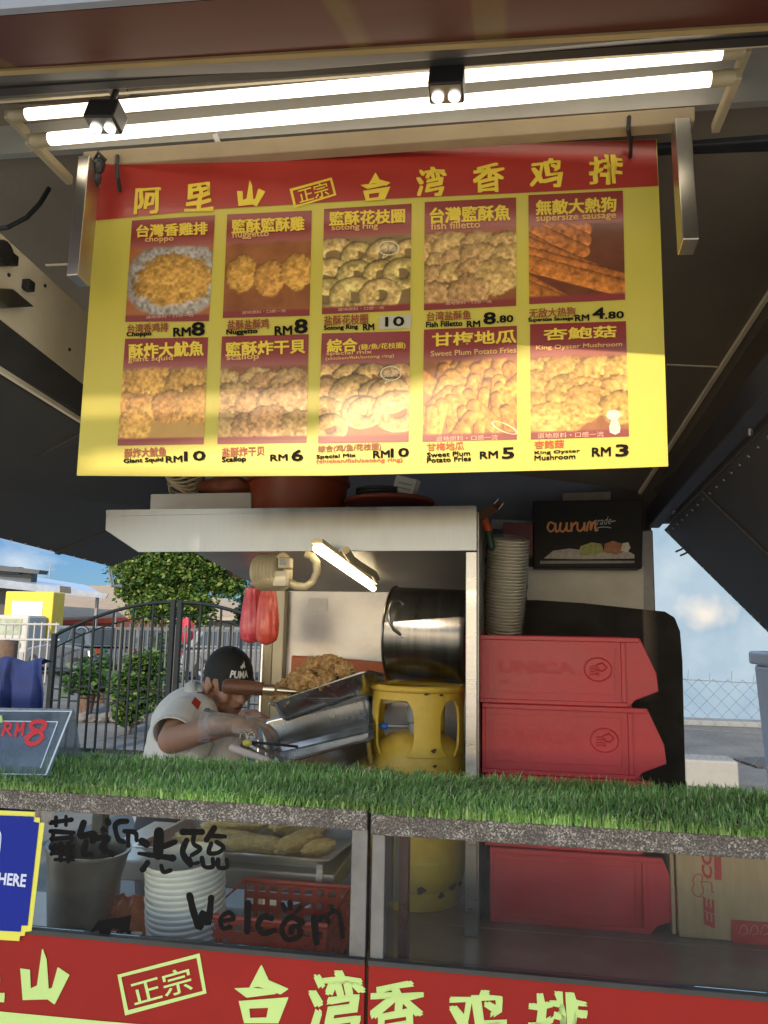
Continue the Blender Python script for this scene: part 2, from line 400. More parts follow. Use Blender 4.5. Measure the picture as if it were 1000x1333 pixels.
for k in range(26):
    p = fe0+(fe1-fe0)*.02+along*(.02+k*.042)+fn_*.001; s.lathe(p, [(.006,0),(.005,.003),(0,.004)], 8, fn_)
    p = fe0+(fe1-fe0)*(.03+k*.036)+along*.012+fn_*.001; s.lathe(p, [(.005,0),(.004,.003),(0,.004)], 8, fn_)
s.build('rivets', m_steel_d, o)
s = MB()
for px, py in ((884,686),(902,701)):
    p = PY(px, py, 2.93); s.lathe(p, [(0,-.012),(.012,-.012),(.012,0),(0,0)], 10, (-.7,0,-.7))
for px, py in ((886,717),(892,722)):
    p = PY(px, py, YB-.01); s.tube([p+V((.03,.0,.03)), p+V((.004,0,.006)), p+V((-.018,0,-.004))], .004, 6)
s.build('bolt', m_black, o)
s = MB()
for px, py in ((975,540),(876,650)):
    p = PX(px, py, .55); s.box(p+V((-.02,-.03,-.012)), p+V((.02,.03,.012))); s.tube([p, p+V((.0,0,-.05))], .006, 8)
s.build('hinge', m_steel_d, tr)
# corner posts of the truck back
MB().box(PY(836,800,3.0), PY(850,690,3.0)+V((0,.05,0))).build('corner_post', m_alu, tr, bev=.004)
# left side: beige beam, dark beam, flap
bt0, bt1, bb0, bb1 = PX(-160,155,-1.1), PX(300,575,-1.1), PX(-160,291,-1.1), PX(300,650,-1.1)
MB().slab([bt0, bt1, bb1, bb0], (-.05, 0, 0)).build('side_beam', m_tin, tr, bev=.006)
s = MB()
for px, py in ((10,338),(32,372)):
    p = PX(px, py, -1.1); s = MB(); s.box(p+V((0,-.012,-.012)), p+V((.02,.012,.012))); s.build('latch_block', m_black, tr, bev=.003)
p = PX(-2, 330, -1.1); s = MB(); s.lathe(p, [(0,0),(.028,0),(.028,.02),(0,.02)], 20, (1,0,0)); s.build('round_cap', m_black, tr, bev=.003)
s = MB()
for px, py in ((11,358),(58,372),(31,376),(90,455)):
    p = PX(px, py, -1.1); s.lathe(p, [(0,0),(.005,0),(.004,.004),(0,.004)], 8, (1,0,0))
s.build('bolt_heads', m_black, tr, bev=.001)
p0, p1, p2 = PX(-30,372,-1.1), PX(28,385,-1.1), PX(30,400,-1.1)
MB().slab([PX(-40,375,-1.1), PX(2,377,-1.1), PX(30,400,-1.1), PX(-6,402,-1.1)], (.03,0,0)).build('latch_plate', m_steel_d, tr, bev=.003)
hL1 = PY(302, 672, YB); hL0 = V((-1.159, 1.2, 2.194))
MB().slab([bb0, bb1, hL1, hL0], (-.04, 0, 0)).build('side_panel', m_dark, tr)
MB().bar(hL0+V((.004,0,0)), hL1+V((.004,0,0)), .012, .012).build('edge_trim', m_tin, tr)
lo1 = PY(145, 738, YB); lo0 = V((lo1.x, 1.2, lo1.z+.09))
o = MB().slab([hL0+V((-.01,0,-.006)), hL1+V((-.01,0,-.006)), lo1, lo0], (0, 0, .03)).build('side_flap', m_flap, tr, bev=.004)
fn_ = (hL1-hL0).cross(lo1-hL1).normalized(); fn_ = fn_ if fn_.z < 0 else -fn_
s = MB()
for k in (.40, .78): s = MB(); a_ = hL0+(hL1-hL0)*k; b_ = lo0+(lo1-lo0)*k; s.bar(a_+fn_*.006, b_+fn_*.003, .03, .006, fn_); s.build('flap_rib', m_flap, o)
s = MB()
for k in range(24):
    p = lo0+(lo1-lo0)*(k/24)+V((.012,0,.003))+fn_*.001; s.lathe(p, [(.005,0),(.004,.003),(0,.004)], 8, fn_)
s.build('rivets', m_steel_d, o)
s = MB(); q = PY(143, 741, YB-.03); s.tube([q, PY(147,763,YB-.03), PY(158,763,YB-.03)], .007, 8)
s.build('flap_hook', m_steel, tr)
# back wall, upper part dark, pale board below
MB().box((-1.17, YB, 1.80), (.53, YB+.03, 2.5)).build('back_wall', M('dark brown back wall', (.045,.033,.024), .7, 0, .3, 4, .1, 40), tr)
bw = MB(); q = [PY(637,738,2.98), PY(838,738,2.98), PY(838,800,2.98), PY(637,800,2.98)]
bw.slab(q, (0,.03,0)); bw.build('wall_board', M('grimy white board', (.55,.52,.44), .6, 0, .2, 9, .05, 60, col2=(.66,.63,.55)), tr)
MB().slab([PY(640,676,2.97), PY(695,678,2.97), PY(695,690,2.97), PY(640,688,2.97)], (0,.02,0)).build('wall_rail', m_alu, tr)
# loose wire under the left ceiling
s = MB(); s.tube([PY(64,245,1.66), PY(52,265,1.64), PY(35,283,1.62), PY(10,296,1.6), PY(-30,302,1.6)], .006, 8)
tag(s.build('power_cable', m_black, loc=PY(30,285,1.62)), 'black power cable sagging below the left end of the dark lintel', 'cable')

# ------------------------------------------------------------------ awning over the counter with lamp board
aw = thing('awning', 'red and yellow awning underside with dark beams, cream strips and lamp board', 'awning', (-.3, 1.3, 2.8))
A0, A1 = PY(-150,141,1.30), PY(1120,46,1.30); B0, B1 = PY(-150,101,1.18), PY(1120,25,1.18); E0, E1 = PY(-150,33,.95), PY(1120,-65,.95)
MB().slab([A0, A1, B1, B0], (0, 0, .06)).build('beam', M('grey beam underside', (.12,.115,.11), .5, .2, .2, 5), aw)
def trim(a, b, name, mat, w=.007):
    MB().bar(a+V((0,-.002,-.004)), b+V((0,-.002,-.004)), w, .008).build(name, mat, aw)
trim(A0, A1, 'trim', m_cream); trim(B0, B1, 'trim', M('tan trim', (.40,.30,.14), .5, 0, .15, 6), .012)
s = MB(); s.bar((A0*.55+B0*.45)+V((0,0,-.006)), (A1*.55+B1*.45)+V((0,0,-.006)), .02, .012); s.build('groove_rail', m_dark, aw)
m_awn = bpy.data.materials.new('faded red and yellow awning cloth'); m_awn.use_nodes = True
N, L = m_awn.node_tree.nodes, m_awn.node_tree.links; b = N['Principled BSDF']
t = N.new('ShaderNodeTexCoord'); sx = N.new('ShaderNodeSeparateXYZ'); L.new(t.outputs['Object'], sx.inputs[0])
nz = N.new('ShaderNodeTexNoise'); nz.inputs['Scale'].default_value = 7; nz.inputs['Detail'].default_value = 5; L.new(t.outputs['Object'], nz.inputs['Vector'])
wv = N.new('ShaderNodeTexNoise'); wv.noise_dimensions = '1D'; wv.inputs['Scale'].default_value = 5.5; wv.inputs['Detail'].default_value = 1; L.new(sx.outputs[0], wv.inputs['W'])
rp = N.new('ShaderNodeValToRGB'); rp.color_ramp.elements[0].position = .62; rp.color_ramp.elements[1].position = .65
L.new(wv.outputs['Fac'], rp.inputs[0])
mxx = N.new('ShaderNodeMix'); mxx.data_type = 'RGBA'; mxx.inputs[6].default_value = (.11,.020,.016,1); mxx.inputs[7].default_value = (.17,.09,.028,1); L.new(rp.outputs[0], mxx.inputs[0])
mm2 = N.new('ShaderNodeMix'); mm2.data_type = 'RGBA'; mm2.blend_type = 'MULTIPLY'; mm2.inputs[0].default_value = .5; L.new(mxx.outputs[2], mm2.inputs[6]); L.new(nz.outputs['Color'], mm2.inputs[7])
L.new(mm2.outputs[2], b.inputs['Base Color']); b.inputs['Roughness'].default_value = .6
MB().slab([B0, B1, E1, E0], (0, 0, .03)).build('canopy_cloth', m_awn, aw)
MB().slab([E0+V((0,-.01,-.008)), E1+V((0,-.01,-.008)), E1+V((0,-.035,.05)), E0+V((0,-.035,.05))], (0,-.012,0)).build('front_rail', M('grey blue rail', (.35,.38,.45), .45, .4, .1, 5), aw)
MB().box((-2.4, .90, 2.93), (2.2, 1.78, 2.97)).build('roof_sheet', m_flap, aw)  # closes the top, added to stop sky light leaking in over the lamps
MB().slab([E0+V((-.5,-.036,.052)), E1+V((.6,-.036,.052)), V((E1.x+.6,.905,2.929)), V((E0.x-.5,.905,2.929))], (0,-.01,0)).build('sun_stop_board', m_red, aw)  # added to keep sun from leaking in above the cloth
# lamp board behind the tubes, cream strip at its foot
q = [PY(-60,118,1.53), PY(1120,20,1.53), PY(1120,137,1.53), PY(-60,216,1.53)]
MB().slab([PY(-60,60,1.53), PY(1120,-40,1.53), PY(1120,122,1.53), PY(-60,205,1.53)], (0,.02,0)).build('lamp_board', m_board, aw)
MB().slab([PY(108,197,1.50), PY(905,138,1.50), PY(905,158,1.50), PY(108,217,1.50)], (0,.035,0)).build('lamp_strip', M('tan strip', (.36,.28,.17), .5, 0, .15, 5), aw, bev=.003)
s = MB(); s.bar(PY(280,175,1.515), PY(290,200,1.515), .012, .004, (0,1,0)); s.build('strip_clip', m_steel_d, aw)
# lintel
q = [PY(-160,223,1.70), PY(1120,150,1.70), PY(1120,176,1.70), PY(-160,258,1.70)]
MB().slab(q, (0,.05,0)).build('lintel', M('dark lintel', (.05,.05,.053), .45, .3, .3, 6), aw, bev=.004)
# two square steel hangers
def hanger(a, b, w, d):
    MB().bar(a, b, w, d, (0,1,0)).build('hanger', M('bright hanger steel', (.55,.53,.48), .3, 1, .1, 3), aw, bev=.002)
hanger(PY(117,212,1.43), PY(102,366,1.41), .026, .05); hanger(PY(886,165,1.50), PY(896,322,1.43), .03, .045)
s = MB(); p = PY(130,215,1.44); s.ball(p, (.012,.012,.022), 2, .2, 8); s.ball(p+V((-.004,0,-.03)), (.009,.009,.02), 2, .2, 8, seed=2); s.tube([p+V((-.014,0,.014)), p+V((0,-.01,.024)), p+V((.014,0,.01))], .004, 6)
s.build('cable_knot', m_black, aw)

# ------------------------------------------------------------------ fluorescent tubes and spot lamps
def tube_lamp(a, b, label, stub):
    a, b = V(a), V(b); d = (b-a).normalized()
    t = thing('tube_light', label, 'tube light', (a+b)/2, 'tube lights over the menu board')
    MB().lathe(a, [(0,0),(.0125,0),(.013,.003),(.013,(b-a).length-.003),(.0125,(b-a).length),(0,(b-a).length)], 20, d).build('tube', m_tube, t, sm=40)
    for p, sg in ((a, -1), (b, 1)):
        c = MB(); c.lathe(p, [(.0135,0),(.0145,.002*sg),(.0145,.035*sg),(.011,.042*sg),(0,.042*sg)], 18, d); c.build('end_cap', m_pole, t, sm=40)
        c = MB(); q = p+d*(.045*sg); c.box(q+V((-.008,-.008,-.010)), q+V((.008,stub,.012))); c.build('lamp_holder', m_pole, t, bev=.003)
    return t
tube_lamp(PY(65,181,1.35), PY(925,103,1.35), 'lower lit tube, nearer one, running in front of the cream strip', .15)
tube_lamp(PY(35,149,1.45), PY(940,69,1.45), 'upper lit tube crossed by the two black spot lamps', .07)
def spot(c, label, ry):
    t = thing('spot_lamp', label, 'spot lamp', c, 'square black spot lamps')
    R3 = Matrix.Rotation(ry, 3, 'Y') @ Matrix.Rotation(rad(-14), 3, 'X')
    def loc(p): return c + R3 @ V(p)
    w, h, d = .032, .023, .023
    b = MB(); b.hexa([loc(p) for p in ((-w,-d,-h),(w,-d,-h),(w,d,-h),(-w,d,-h),(-w,-d,h),(w,-d,h),(w,d,h),(-w,d,h))]); b.build('housing', m_black, t, bev=.004)
    b = MB(); b.hexa([loc(p) for p in ((-w+.004,-d+.004,-h-.002),(w-.004,-d+.004,-h-.002),(w-.004,d-.004,-h-.002),(-w+.004,d-.004,-h-.002),(-w+.004,-d+.004,-h+.001),(w-.004,-d+.004,-h+.001),(w-.004,d-.004,-h+.001),(-w+.004,d-.004,-h+.001))]); b.build('face_plate', m_steel_d, t)
    for sx in (-1, 1):
        b = MB(); b.lathe(loc((sx*.015,.004,-h-.003)), [(0,0),(.011,0),(.011,.003),(0,.003)], 18, R3 @ V((0,0,-1))); b.build('lens', m_led, t)
    b = MB(); b.tube([loc((0,0,h)), loc((0,0,h+.05))], .006, 8); b.box(loc((0,0,h+.05))-V((.02,.02,0)), loc((0,0,h+.05))+V((.02,.02,.012))); b.build('mount', m_dark, t)
spot(PY(138,152,1.27), 'black square spot lamp near the left end of the lit tubes', rad(6))
spot(PY(582,110,1.27), 'black square spot lamp across the middle of the lit tubes', rad(3))

# ------------------------------------------------------------------ menu board
S0, S1 = PY(115,400,1.50), PY(862,400,1.60)
su = V((S1.x-S0.x, S1.y-S0.y, 0)).normalized(); sn = V((su.y, -su.x, 0))
if sn.y > 0: sn = -sn
def SG(off):
    p0 = S0 + sn*off
    return lambda x, y: PP(x, y, p0, sn)
sg0, sg1, sg2 = SG(0), SG(.0012), SG(.0024)
sb = thing('menu_board', 'large yellow menu board with red heading and ten food pictures hung under the tubes', 'menu board', sg0(485, 612))
edge = [(130,207),(300,199),(500,192),(700,186),(855,181),(860,300),(866,480),(870,607),(760,611),(600,615),(430,619),(250,620),(100,619),(112,450),(122,310)]
MB().prism([sg0(*p) for p in edge], -sn*.004).build('board', m_yel, sb)
hd = [(131,207.5),(300,199.5),(500,192.5),(700,186.5),(854,181.5),(857,242),(680,251),(500,259),(280,272),(124,287)]
MB().add([sg1(*p) for p in hd], [tuple(range(len(hd)))]).build('heading_band', M('sign red', (.36,.03,.02), .36, 0, .12, 3, coat=.2), sb)
for ch, q in (('阿',(175,246,209,279)),('里',(241,239,277,276)),('山',(309,236,345,270)),('台',(470,226,508,262)),('湾',(543,219,581,256)),('香',(617,214,656,251)),('鸡',(691,208,732,245)),('排',(768,203,810,241))):
    h = MB(); letter(h, ch, bx(*q, sl=-.055), sg2, fat=(.01 if ch in CUT else .03), rough=.12, res=1); h.build('heading_letter', m_gold, sb)
h = MB()
letter(h, '正宗', [(387,247),(425,236),(429,254),(391,265)], sg2, fat=.012, res=2)
fr = [(377,246),(432,231),(438,254),(383,271)]
ci = [(381,248.5),(430,234.5),(434.5,252.5),(385.5,267.5)]
h.add([sg2(*p) for p in fr+ci], [(i, (i+1)%4, 4+(i+1)%4, 4+i) for i in range(4)])
h.build('seal_print', m_gold, sb)

rs = np.random.RandomState(3)
def vnoise(h, w, cells, oct=4):
    out = np.zeros((h, w)); amp = 1; tot = 0
    for o_ in range(oct):
        c = cells*2**o_; gy, gx = int(c*h/w)+3, c+3; gr = rs.rand(gy, gx)
        y = np.linspace(0, gy-2.01, h); x = np.linspace(0, gx-2.01, w); yi, xi = y.astype(int), x.astype(int); fy, fx = y-yi, x-xi
        fy, fx = fy*fy*(3-2*fy), fx*fx*(3-2*fx)
        a = gr[np.ix_(yi, xi)]; b_ = gr[np.ix_(yi, xi+1)]; c_ = gr[np.ix_(yi+1, xi)]; d_ = gr[np.ix_(yi+1, xi+1)]
        out += amp*((a*(1-fx)+b_*fx)*(1-fy)[:, None]+(c_*(1-fx)+d_*fx)*fy[:, None]); tot += amp; amp *= .55
    return out/tot
NW, NH = 96, 120
def picture(kind):
    """printed food picture as a colour grid (a flat print)"""
    U, T = np.meshgrid(np.linspace(0, 1, NW), np.linspace(0, NH/NW, NH)); asp = NH/NW
    n1, n2, n3 = vnoise(NH, NW, 5), vnoise(NH, NW, 16, 3), vnoise(NH, NW, 30, 2)
    y0, y1 = .25*asp, .93*asp
    bgc = {'plate': ((.40,.10,.02),(.50,.20,.05)), 'warm': ((.22,.06,.015),(.42,.16,.05)), 'pale': ((.20,.12,.04),(.34,.22,.08)), 'saus': ((.12,.03,.012),(.22,.06,.02)),
           'squid': ((.55,.28,.06),(.66,.38,.1)), 'fries': ((.30,.10,.03),(.5,.2,.05))}[kind[0]]
    img = np.array(bgc[0])[None, None, :]*(1-n1[..., None])+np.array(bgc[1])[None, None, :]*n1[..., None]
    H = np.zeros((NH, NW))
    def paint(d, r, col, rough):
        nonlocal img, H
        dd = d + (n2-.5)*r*rough*1.0 + (n3-.5)*r*rough*.5
        hh = np.sqrt(np.clip(1-(dd/r)**2, 0, 1)); mask = np.clip((1-dd/r)*9, 0, 1)
        gy, gx = np.gradient(hh + n2*.35*rough + n3*.18*rough); sh = np.clip(.84 - gx*1.9 - gy*2.8 - (1-hh)**2*.6, .14, 1.4)
        tone = np.clip(.62+.7*n2+1.1*(n3-.5), .3, 1.5)[..., None]; c = np.array(col)[None, None, :]*tone*sh[..., None]*np.array((1, .90, .66))[None, None, :]**(1.6-tone)
        img = img*(1-mask[..., None]) + c*mask[..., None]
    def seg(x0, y0_, x1, y1_):
        dx, dy = x1-x0, y1_-y0_; t = np.clip(((U-x0)*dx+(T-y0_)*dy)/(dx*dx+dy*dy+1e-9), 0, 1)
        return np.hypot(U-x0-t*dx, T-y0_-t*dy)
    k, cnt, col, rough, rr = kind[1:]
    if kind[0] == 'plate': paint(np.hypot((U-.55)/1.25, (T-.74)/1.0), .5, (.62,.60,.62), .02)
    if k == 'cutlet':
        paint(np.hypot((U-.55)/1.5, (T-.74)/1.0)*1.0 + .04*(n1-.5), .33, col, .28)
    for i in range(cnt):
        t = i/max(cnt, 1); cy = y0+.05+(y1-y0)*(.1+.85*((i//4+.5)/math.ceil(cnt/4))); cx = ((i % 4)+.5)/4+rs.uniform(-.1, .1)
        kf = rs.uniform(.8, 1.12); cv = (col[0]*kf, col[1]*kf*rs.uniform(.92,1.05), col[2]*kf); r = rr*rs.uniform(.8, 1.25)
        if k == 'chunk': paint(np.hypot((U-cx)/rs.uniform(.85,1.3), T-cy-rs.uniform(-.05,.05)), r, cv, .32)
        if k == 'ring': paint(np.abs(np.hypot(U-cx, (T-cy)*1.2)-r*1.1), r*.62, cv, .3)
        if k == 'log':
            yy = y0-.15+(y1-y0+.25)*(i+.5)/cnt; paint(seg(-.3, yy-.28, .25+.75*rs.rand()+.1, yy+.2), r, cv, .12)
        if k == 'wedge':
            a = rs.uniform(.6, 2.4); l = rs.uniform(.12, .24); paint(seg(cx-math.cos(a)*l, cy-math.sin(a)*l, cx+math.cos(a)*l, cy+math.sin(a)*l), r, cv, .12)
        if k == 'three': paint(np.hypot((U-(.2+.32*i)), (T-.72-.07*(i % 2))*.85), rr, cv, .34)
    # heading band of the panel and the strip at its foot
    hy = np.clip((T/asp-.17)/.13, 0, 1)[..., None]; hm = (1-np.clip((T/asp-.255-.03*n1)/.03, 0, 1))[..., None]
    hc = np.array((.27,.024,.016))*(1-hy)+np.array((.40,.13,.10))*hy
    img = img*(1-hm)+hc*hm
    fm = np.clip((T/asp-.925)/.02, 0, 1)[..., None]; img = img*(1-fm)+np.array((.27,.04,.035))*fm
    img = img*.88
    return np.clip(img, .01, .9)
def panel(quad, kind, title, tq, sub, sq, cap, cq, eng, price, capmat=None, extra=None):
    img = picture(kind); tl, tr_, br, bl = quad; vs = []
    for j in range(NH):
        for i in range(NW):
            a, b_ = i/(NW-1), j/(NH-1)
            vs.append(sg1((tl[0]*(1-a)+tr_[0]*a)*(1-b_)+(bl[0]*(1-a)+br[0]*a)*b_, (tl[1]*(1-a)+tr_[1]*a)*(1-b_)+(bl[1]*(1-a)+br[1]*a)*b_))
    mb = MB(); mb.v = [tuple(p) for p in vs]; mb.f = [(j*NW+i, (j+1)*NW+i, (j+1)*NW+i+1, j*NW+i+1) for j in range(NH-1) for i in range(NW-1)]
    cols = np.ones((NH*NW, 4), np.float32); cols[:, :3] = img.reshape(-1, 3)
    p = mb.build('food_picture', m_col, sb, colors=cols)
    sl = -.045
    t = MB(); letter(t, title, bx(*tq, sl=sl), sg2, fat=.03, bold=.006, res=2)
    if extra: letter(t, extra[0], bx(*extra[1], sl=sl), sg2, bold=.01, res=2)
    t.build('title', m_gold, p)
    t = MB()
    for s_, q in zip(sub, sq): letter(t, s_, bx(*q, sl=sl), sg2, fat=.03, res=2)
    if t.v: t.build('subtitle', m_orange_t, p)
    t = MB(); letter(t, cap, bx(*cq, sl=sl), sg2, fat=.02, res=2); t.build('caption', capmat or m_brownink, p)
    t = MB()
    for s_, q in eng: letter(t, s_, bx(q[0], q[1]+1.2, q[2], q[3]+1.2, sl=sl), sg2, fat=.05, res=2)
    t.build('english_caption', m_ink, p); t = MB()
    for s_, q in price: letter(t, s_, bx(*q, sl=sl), sg2, fat=.05, res=2)
    t.build('price', m_ink, p)
    return p
CH = (.72,.46,.20)
Pn = panel([(172,287),(280,280),(272,418),(163,419)], ('plate','cutlet',0,(.86,.50,.12),.3,.1), '台灣香雞排', (178,293,270,309), ['choppo'], [(189,308,226,317)],
      '台湾香鸡排', (166,422,219,434), [('Choppo',(165,431,197,438.5))], [('RM',(226,427,248,438)),('8',(250,420,266,437))])
panel([(296,279),(406,274),(403,411),(290,414)], ('warm','three',3,(.88,.48,.12),.3,.20), '鹽酥鹽酥雞', (302,286,396,304), ['nuggetto'], [(303,303,350,312)],
      '盐酥盐酥鸡', (296,417,350,430), [('Nuggetto',(295,428,335,436))], [('RM',(358,425,380,436)),('8',(384,416,400,434))])
panel([(422,272),(536,265),(534,404),(419,409)], ('pale','ring',11,(.86,.66,.26),.3,.14), '鹽酥花枝圈', (429,276,527,294), ['sotong ring'], [(432,293,492,302)],
      '盐酥花枝圈', (422,411,479,424), [('Sotong Ring',(422,423,466,430))], [('RM',(473,422,487,430)),('10',(502,413,526,425))])
panel([(553,263),(672,257),(672,398),(552,404)], ('warm','chunk',14,(.92,.62,.26),.3,.2), '台灣鹽酥魚', (560,271,664,291), ['fish filletto'], [(561,290,625,299)],
      '台湾盐酥鱼', (556,406,613,418), [('Fish Filletto',(555,418,602,425))], [('RM',(608,418,625,426)),('8',(630,407,645,422)),('.80',(647,411,668,420))])
panel([(688,254),(811,248),(814,390),(689,396)], ('saus','log',9,(.70,.24,.05),.3,.085), '無敵大熱狗', (698,261,802,280), ['supersize sausage'], [(698,280,802,291)],
      '无敌大热狗', (689,402,749,414), [('Supersize Sausage',(688,413,746,419))], [('RM',(749,410,767,418)),('4',(772,401,787,415)),('.80',(788,406,812,415))])
panel([(163,441),(271,439),(265,578),(153,580)], ('squid','chunk',9,(.92,.50,.12),.2,.24), '酥炸大魷魚', (168,448,265,467), ['giant squid'], [(167,465,225,473)],
      '酥炸大鱿鱼', (162,584,216,596), [('Giant Squid',(161,596,212,603))], [('RM',(216,594,237,602)),('10',(240,588,267,600))])
panel([(289,438),(402,435),(399,576),(283,578)], ('warm','chunk',12,(.90,.56,.24),.3,.21), '鹽酥炸干貝', (294,446,397,464), ['scallop'], [(295,462,337,471)],
      '盐酥炸干贝', (289,583,344,595), [('Scallop',(289,594,320,602))], [('RM',(352,592,374,600)),('6',(380,586,394,600))])
panel([(419,434),(534,431),(532,575),(414,577)], ('warm','ring',13,(.86,.54,.20),.32,.15), '綜合', (426,442,465,459), ['special mix','(chicken/fish/sotong ring)'], [(425,458,484,464),(424,465,513,470)],
      '综合(鸡/鱼/花枝圈)', (414,580,496,590), [('Special Mix',(412,591,463,597))], [('RM',(486,587,507,596)),('10',(509,584,532,595))], extra=('(雞/魚/花枝圈)',(467,448,528,457)))
t = MB(); letter(t, '(chicken/fish/sotong ring)', bx(412,598,524,604,-.02), sg2, fat=.04, res=2); t.build('red_caption', m_redink, sb)
panel([(552,429),(673,424),(673,572),(550,575)], ('fries','wedge',30,(.88,.40,.08),.3,.075), '甘梅地瓜', (563,434,672,451), ['Sweet Plum Potato Fries'], [(561,457,672,464)],
      '甘梅地瓜', (556,577,604,587), [('Sweet Plum',(556,588,612,594)),('Potato Fries',(556,595,613,601))], [('RM',(625,588,648,597)),('5',(654,583,669,597))], capmat=m_redink)
panel([(690,422),(815,418),(819,568),(691,572)], ('warm','chunk',13,(.94,.58,.16),.3,.21), '杏鮑菇', (708,428,802,443), ['King Oyster Mushroom'], [(698,450,810,457)],
      '杏鲍菇', (696,574,734,584), [('King Oyster',(696,586,755,591)),('Mushroom',(696,592,749,598))], [('RM',(771,583,795,594)),('3',(802,579,818,594))], capmat=m_redink)
FT = M('pale pink print', (.72,.42,.32), .5, 0, .05, 9)
for q in ((568,568,648,-.03),(700,564,786,-.03)): t = MB(); letter(t, '道地原料・口感一流', bx(q[0],q[1],q[2],q[1]+7,q[3]), sg2, bold=.0, res=2); t.build('foot_line', FT, sb)
for q in ((190,411,252),(315,405,372),(440,401,500),(580,393,640)): t = MB(); letter(t, '道地原料・口感一流', bx(q[0],q[1],q[2],q[1]+4,-.045), sg2, bold=.0, res=1); t.build('foot_line', FT, sb)
t = MB(); t.add([sg2(*p) for p in ((504,412),(536,409),(536,426),(504,428))], [(0,1,2,3)]); 
SGl = SG(.0018); t.v = [tuple(SGl(*p)) for p in ((494,412),(536,409),(535,427),(493,429))]; t.build('price_patch', M('grey sticker', (.46,.44,.33), .5, 0, .08, 9), sb)
# speech bubbles on two pictures
SB = M('cream line print', (.75,.68,.45), .5, 0, .05, 9)
for cx, cy in ((506,323),(509,486)):
    t = MB()
    ring = []
    for r in (1, .88):
        for k in range(24): a = 2*math.pi*k/24; ring.append(sg2(cx+14*r*math.cos(a), cy+9.5*r*math.sin(a)))
    t.add(ring, [(k, (k+1)%24, 24+(k+1)%24, 24+k) for k in range(24)])
    stroke(t, [(cx-5,cy+8),(cx-8,cy+13),(cx-1,cy+9)], 1, sg2); letter(t, '推薦', bx(cx-9,cy-4,cx+9,cy+5,-.05), sg2, bold=0, res=1); t.build('speech_bubble', SB, sb)
t = MB(); ring = [sg2(657+17*r*math.cos(2*math.pi*k/24)+3*math.sin(2*math.pi*k/24), 557+7*r*math.sin(2*math.pi*k/24)+5*math.cos(2*math.pi*k/24)) for r in (1,.86) for k in range(24)]
t.add(ring, [(k, (k+1)%24, 24+(k+1)%24, 24+k) for k in range(24)])
t.build('oval_print', SB, sb)
t = MB(); t.add([sg2(*p) for p in ((789,541),(792,535),(799,533),(806,535),(809,541),(804,546),(808,556),(807,563),(801,566),(794,563),(793,555),(796,547),(791,545))], [tuple(range(13))])
t.build('mushroom_print', M('grey mushroom print', (.50,.56,.50), .5, 0, .2, 40), sb)
tie = MB(); tie.tube([PY(153,203,1.50), PY(152,215,1.47), PY(154,232,1.475), sg0(157,250)-sn*-.006], .0045, 8); tie.tube([PY(153,203,1.50), PY(157,220,1.52), sg0(157,250)], .004, 8)
tag(tie.build('cable_tie', m_black, loc=PY(153,225,1.49)), 'black cable tie at the left end of the yellow menu board', 'cable tie', 'ties that hold the menu board')
tie = MB(); tie.tube([PY(819,152,1.50), PY(818,168,1.5), PY(821,190,1.55), sg0(820,206)-sn*-.006], .0045, 8); tie.tube([PY(819,152,1.50), PY(823,172,1.56), sg0(820,206)], .004, 8)
tag(tie.build('cable_tie', m_black, loc=PY(819,180,1.52)), 'black cable tie at the right end of the yellow menu board', 'cable tie', 'ties that hold the menu board')
# ------------------------------------------------------------------ counter: table, two glass display cases with turf on top
m_tbl = M('dark glossy table top', (.24,.19,.165), .22, .2, .25, 4, .02, 20, rvar=.08)
tb = thing('work_table', 'dark glossy work table under crates, gas cylinder and cases', 'table', (0, 2.2, 0))
MB().box((-1.5,1.52,.805),(1.3,2.12,.845)).build('table_top', m_tbl, tb, bev=.003)
MB().box((-.55,2.1205,.805),(1.3,2.98,.845)).build('table_top', m_tbl, tb, bev=.003)
for x, y in ((-1.4,1.6),(-.5,2.9),(1.2,2.9),(1.2,1.6),(-1.4,2.05)): MB().box((x-.02,y-.02,0),(x+.02,y+.02,.805)).build('leg', m_steel_d, tb)

m_granite = bpy.data.materials.new('speckled trim'); m_granite.use_nodes = True
N, L = m_granite.node_tree.nodes, m_granite.node_tree.links; b = N['Principled BSDF']
t = N.new('ShaderNodeTexCoord'); vo = N.new('ShaderNodeTexVoronoi'); vo.inputs['Scale'].default_value = 420; L.new(t.outputs['Object'], vo.inputs['Vector'])
rp = N.new('ShaderNodeValToRGB'); rp.color_ramp.interpolation = 'CONSTANT'
els = rp.color_ramp.elements; els[0].color = (.055,.046,.04,1); els[1].position = .40; els[1].color = (.11,.092,.082,1)
e = els.new(.68); e.color = (.18,.155,.14,1); e = els.new(.92); e.color = (.38,.34,.31,1)
sp = N.new('ShaderNodeSeparateColor'); L.new(vo.outputs['Color'], sp.inputs[0])
nz = N.new('ShaderNodeTexNoise'); nz.inputs['Scale'].default_value = 22; nz.inputs['Detail'].default_value = 4; L.new(t.outputs['Object'], nz.inputs['Vector'])
ml = N.new('ShaderNodeMath'); ml.operation = 'MULTIPLY_ADD'; ml.inputs[1].default_value = .9; ml.inputs[2].default_value = -.42
L.new(nz.outputs['Fac'], ml.inputs[0]); ad = N.new('ShaderNodeMath'); ad.operation = 'ADD'; L.new(ml.outputs[0], ad.inputs[0]); L.new(sp.outputs[0], ad.inputs[1])
L.new(ad.outputs[0], rp.inputs[0]); L.new(rp.outputs[0], b.inputs['Base Color']); b.inputs['Roughness'].default_value = .45
bp = N.new('ShaderNodeBump'); bp.inputs['Strength'].default_value = .3; bp.inputs['Distance'].default_value = .002; L.new(sp.outputs[1], bp.inputs['Height']); L.new(bp.outputs[0], b.inputs['Normal'])

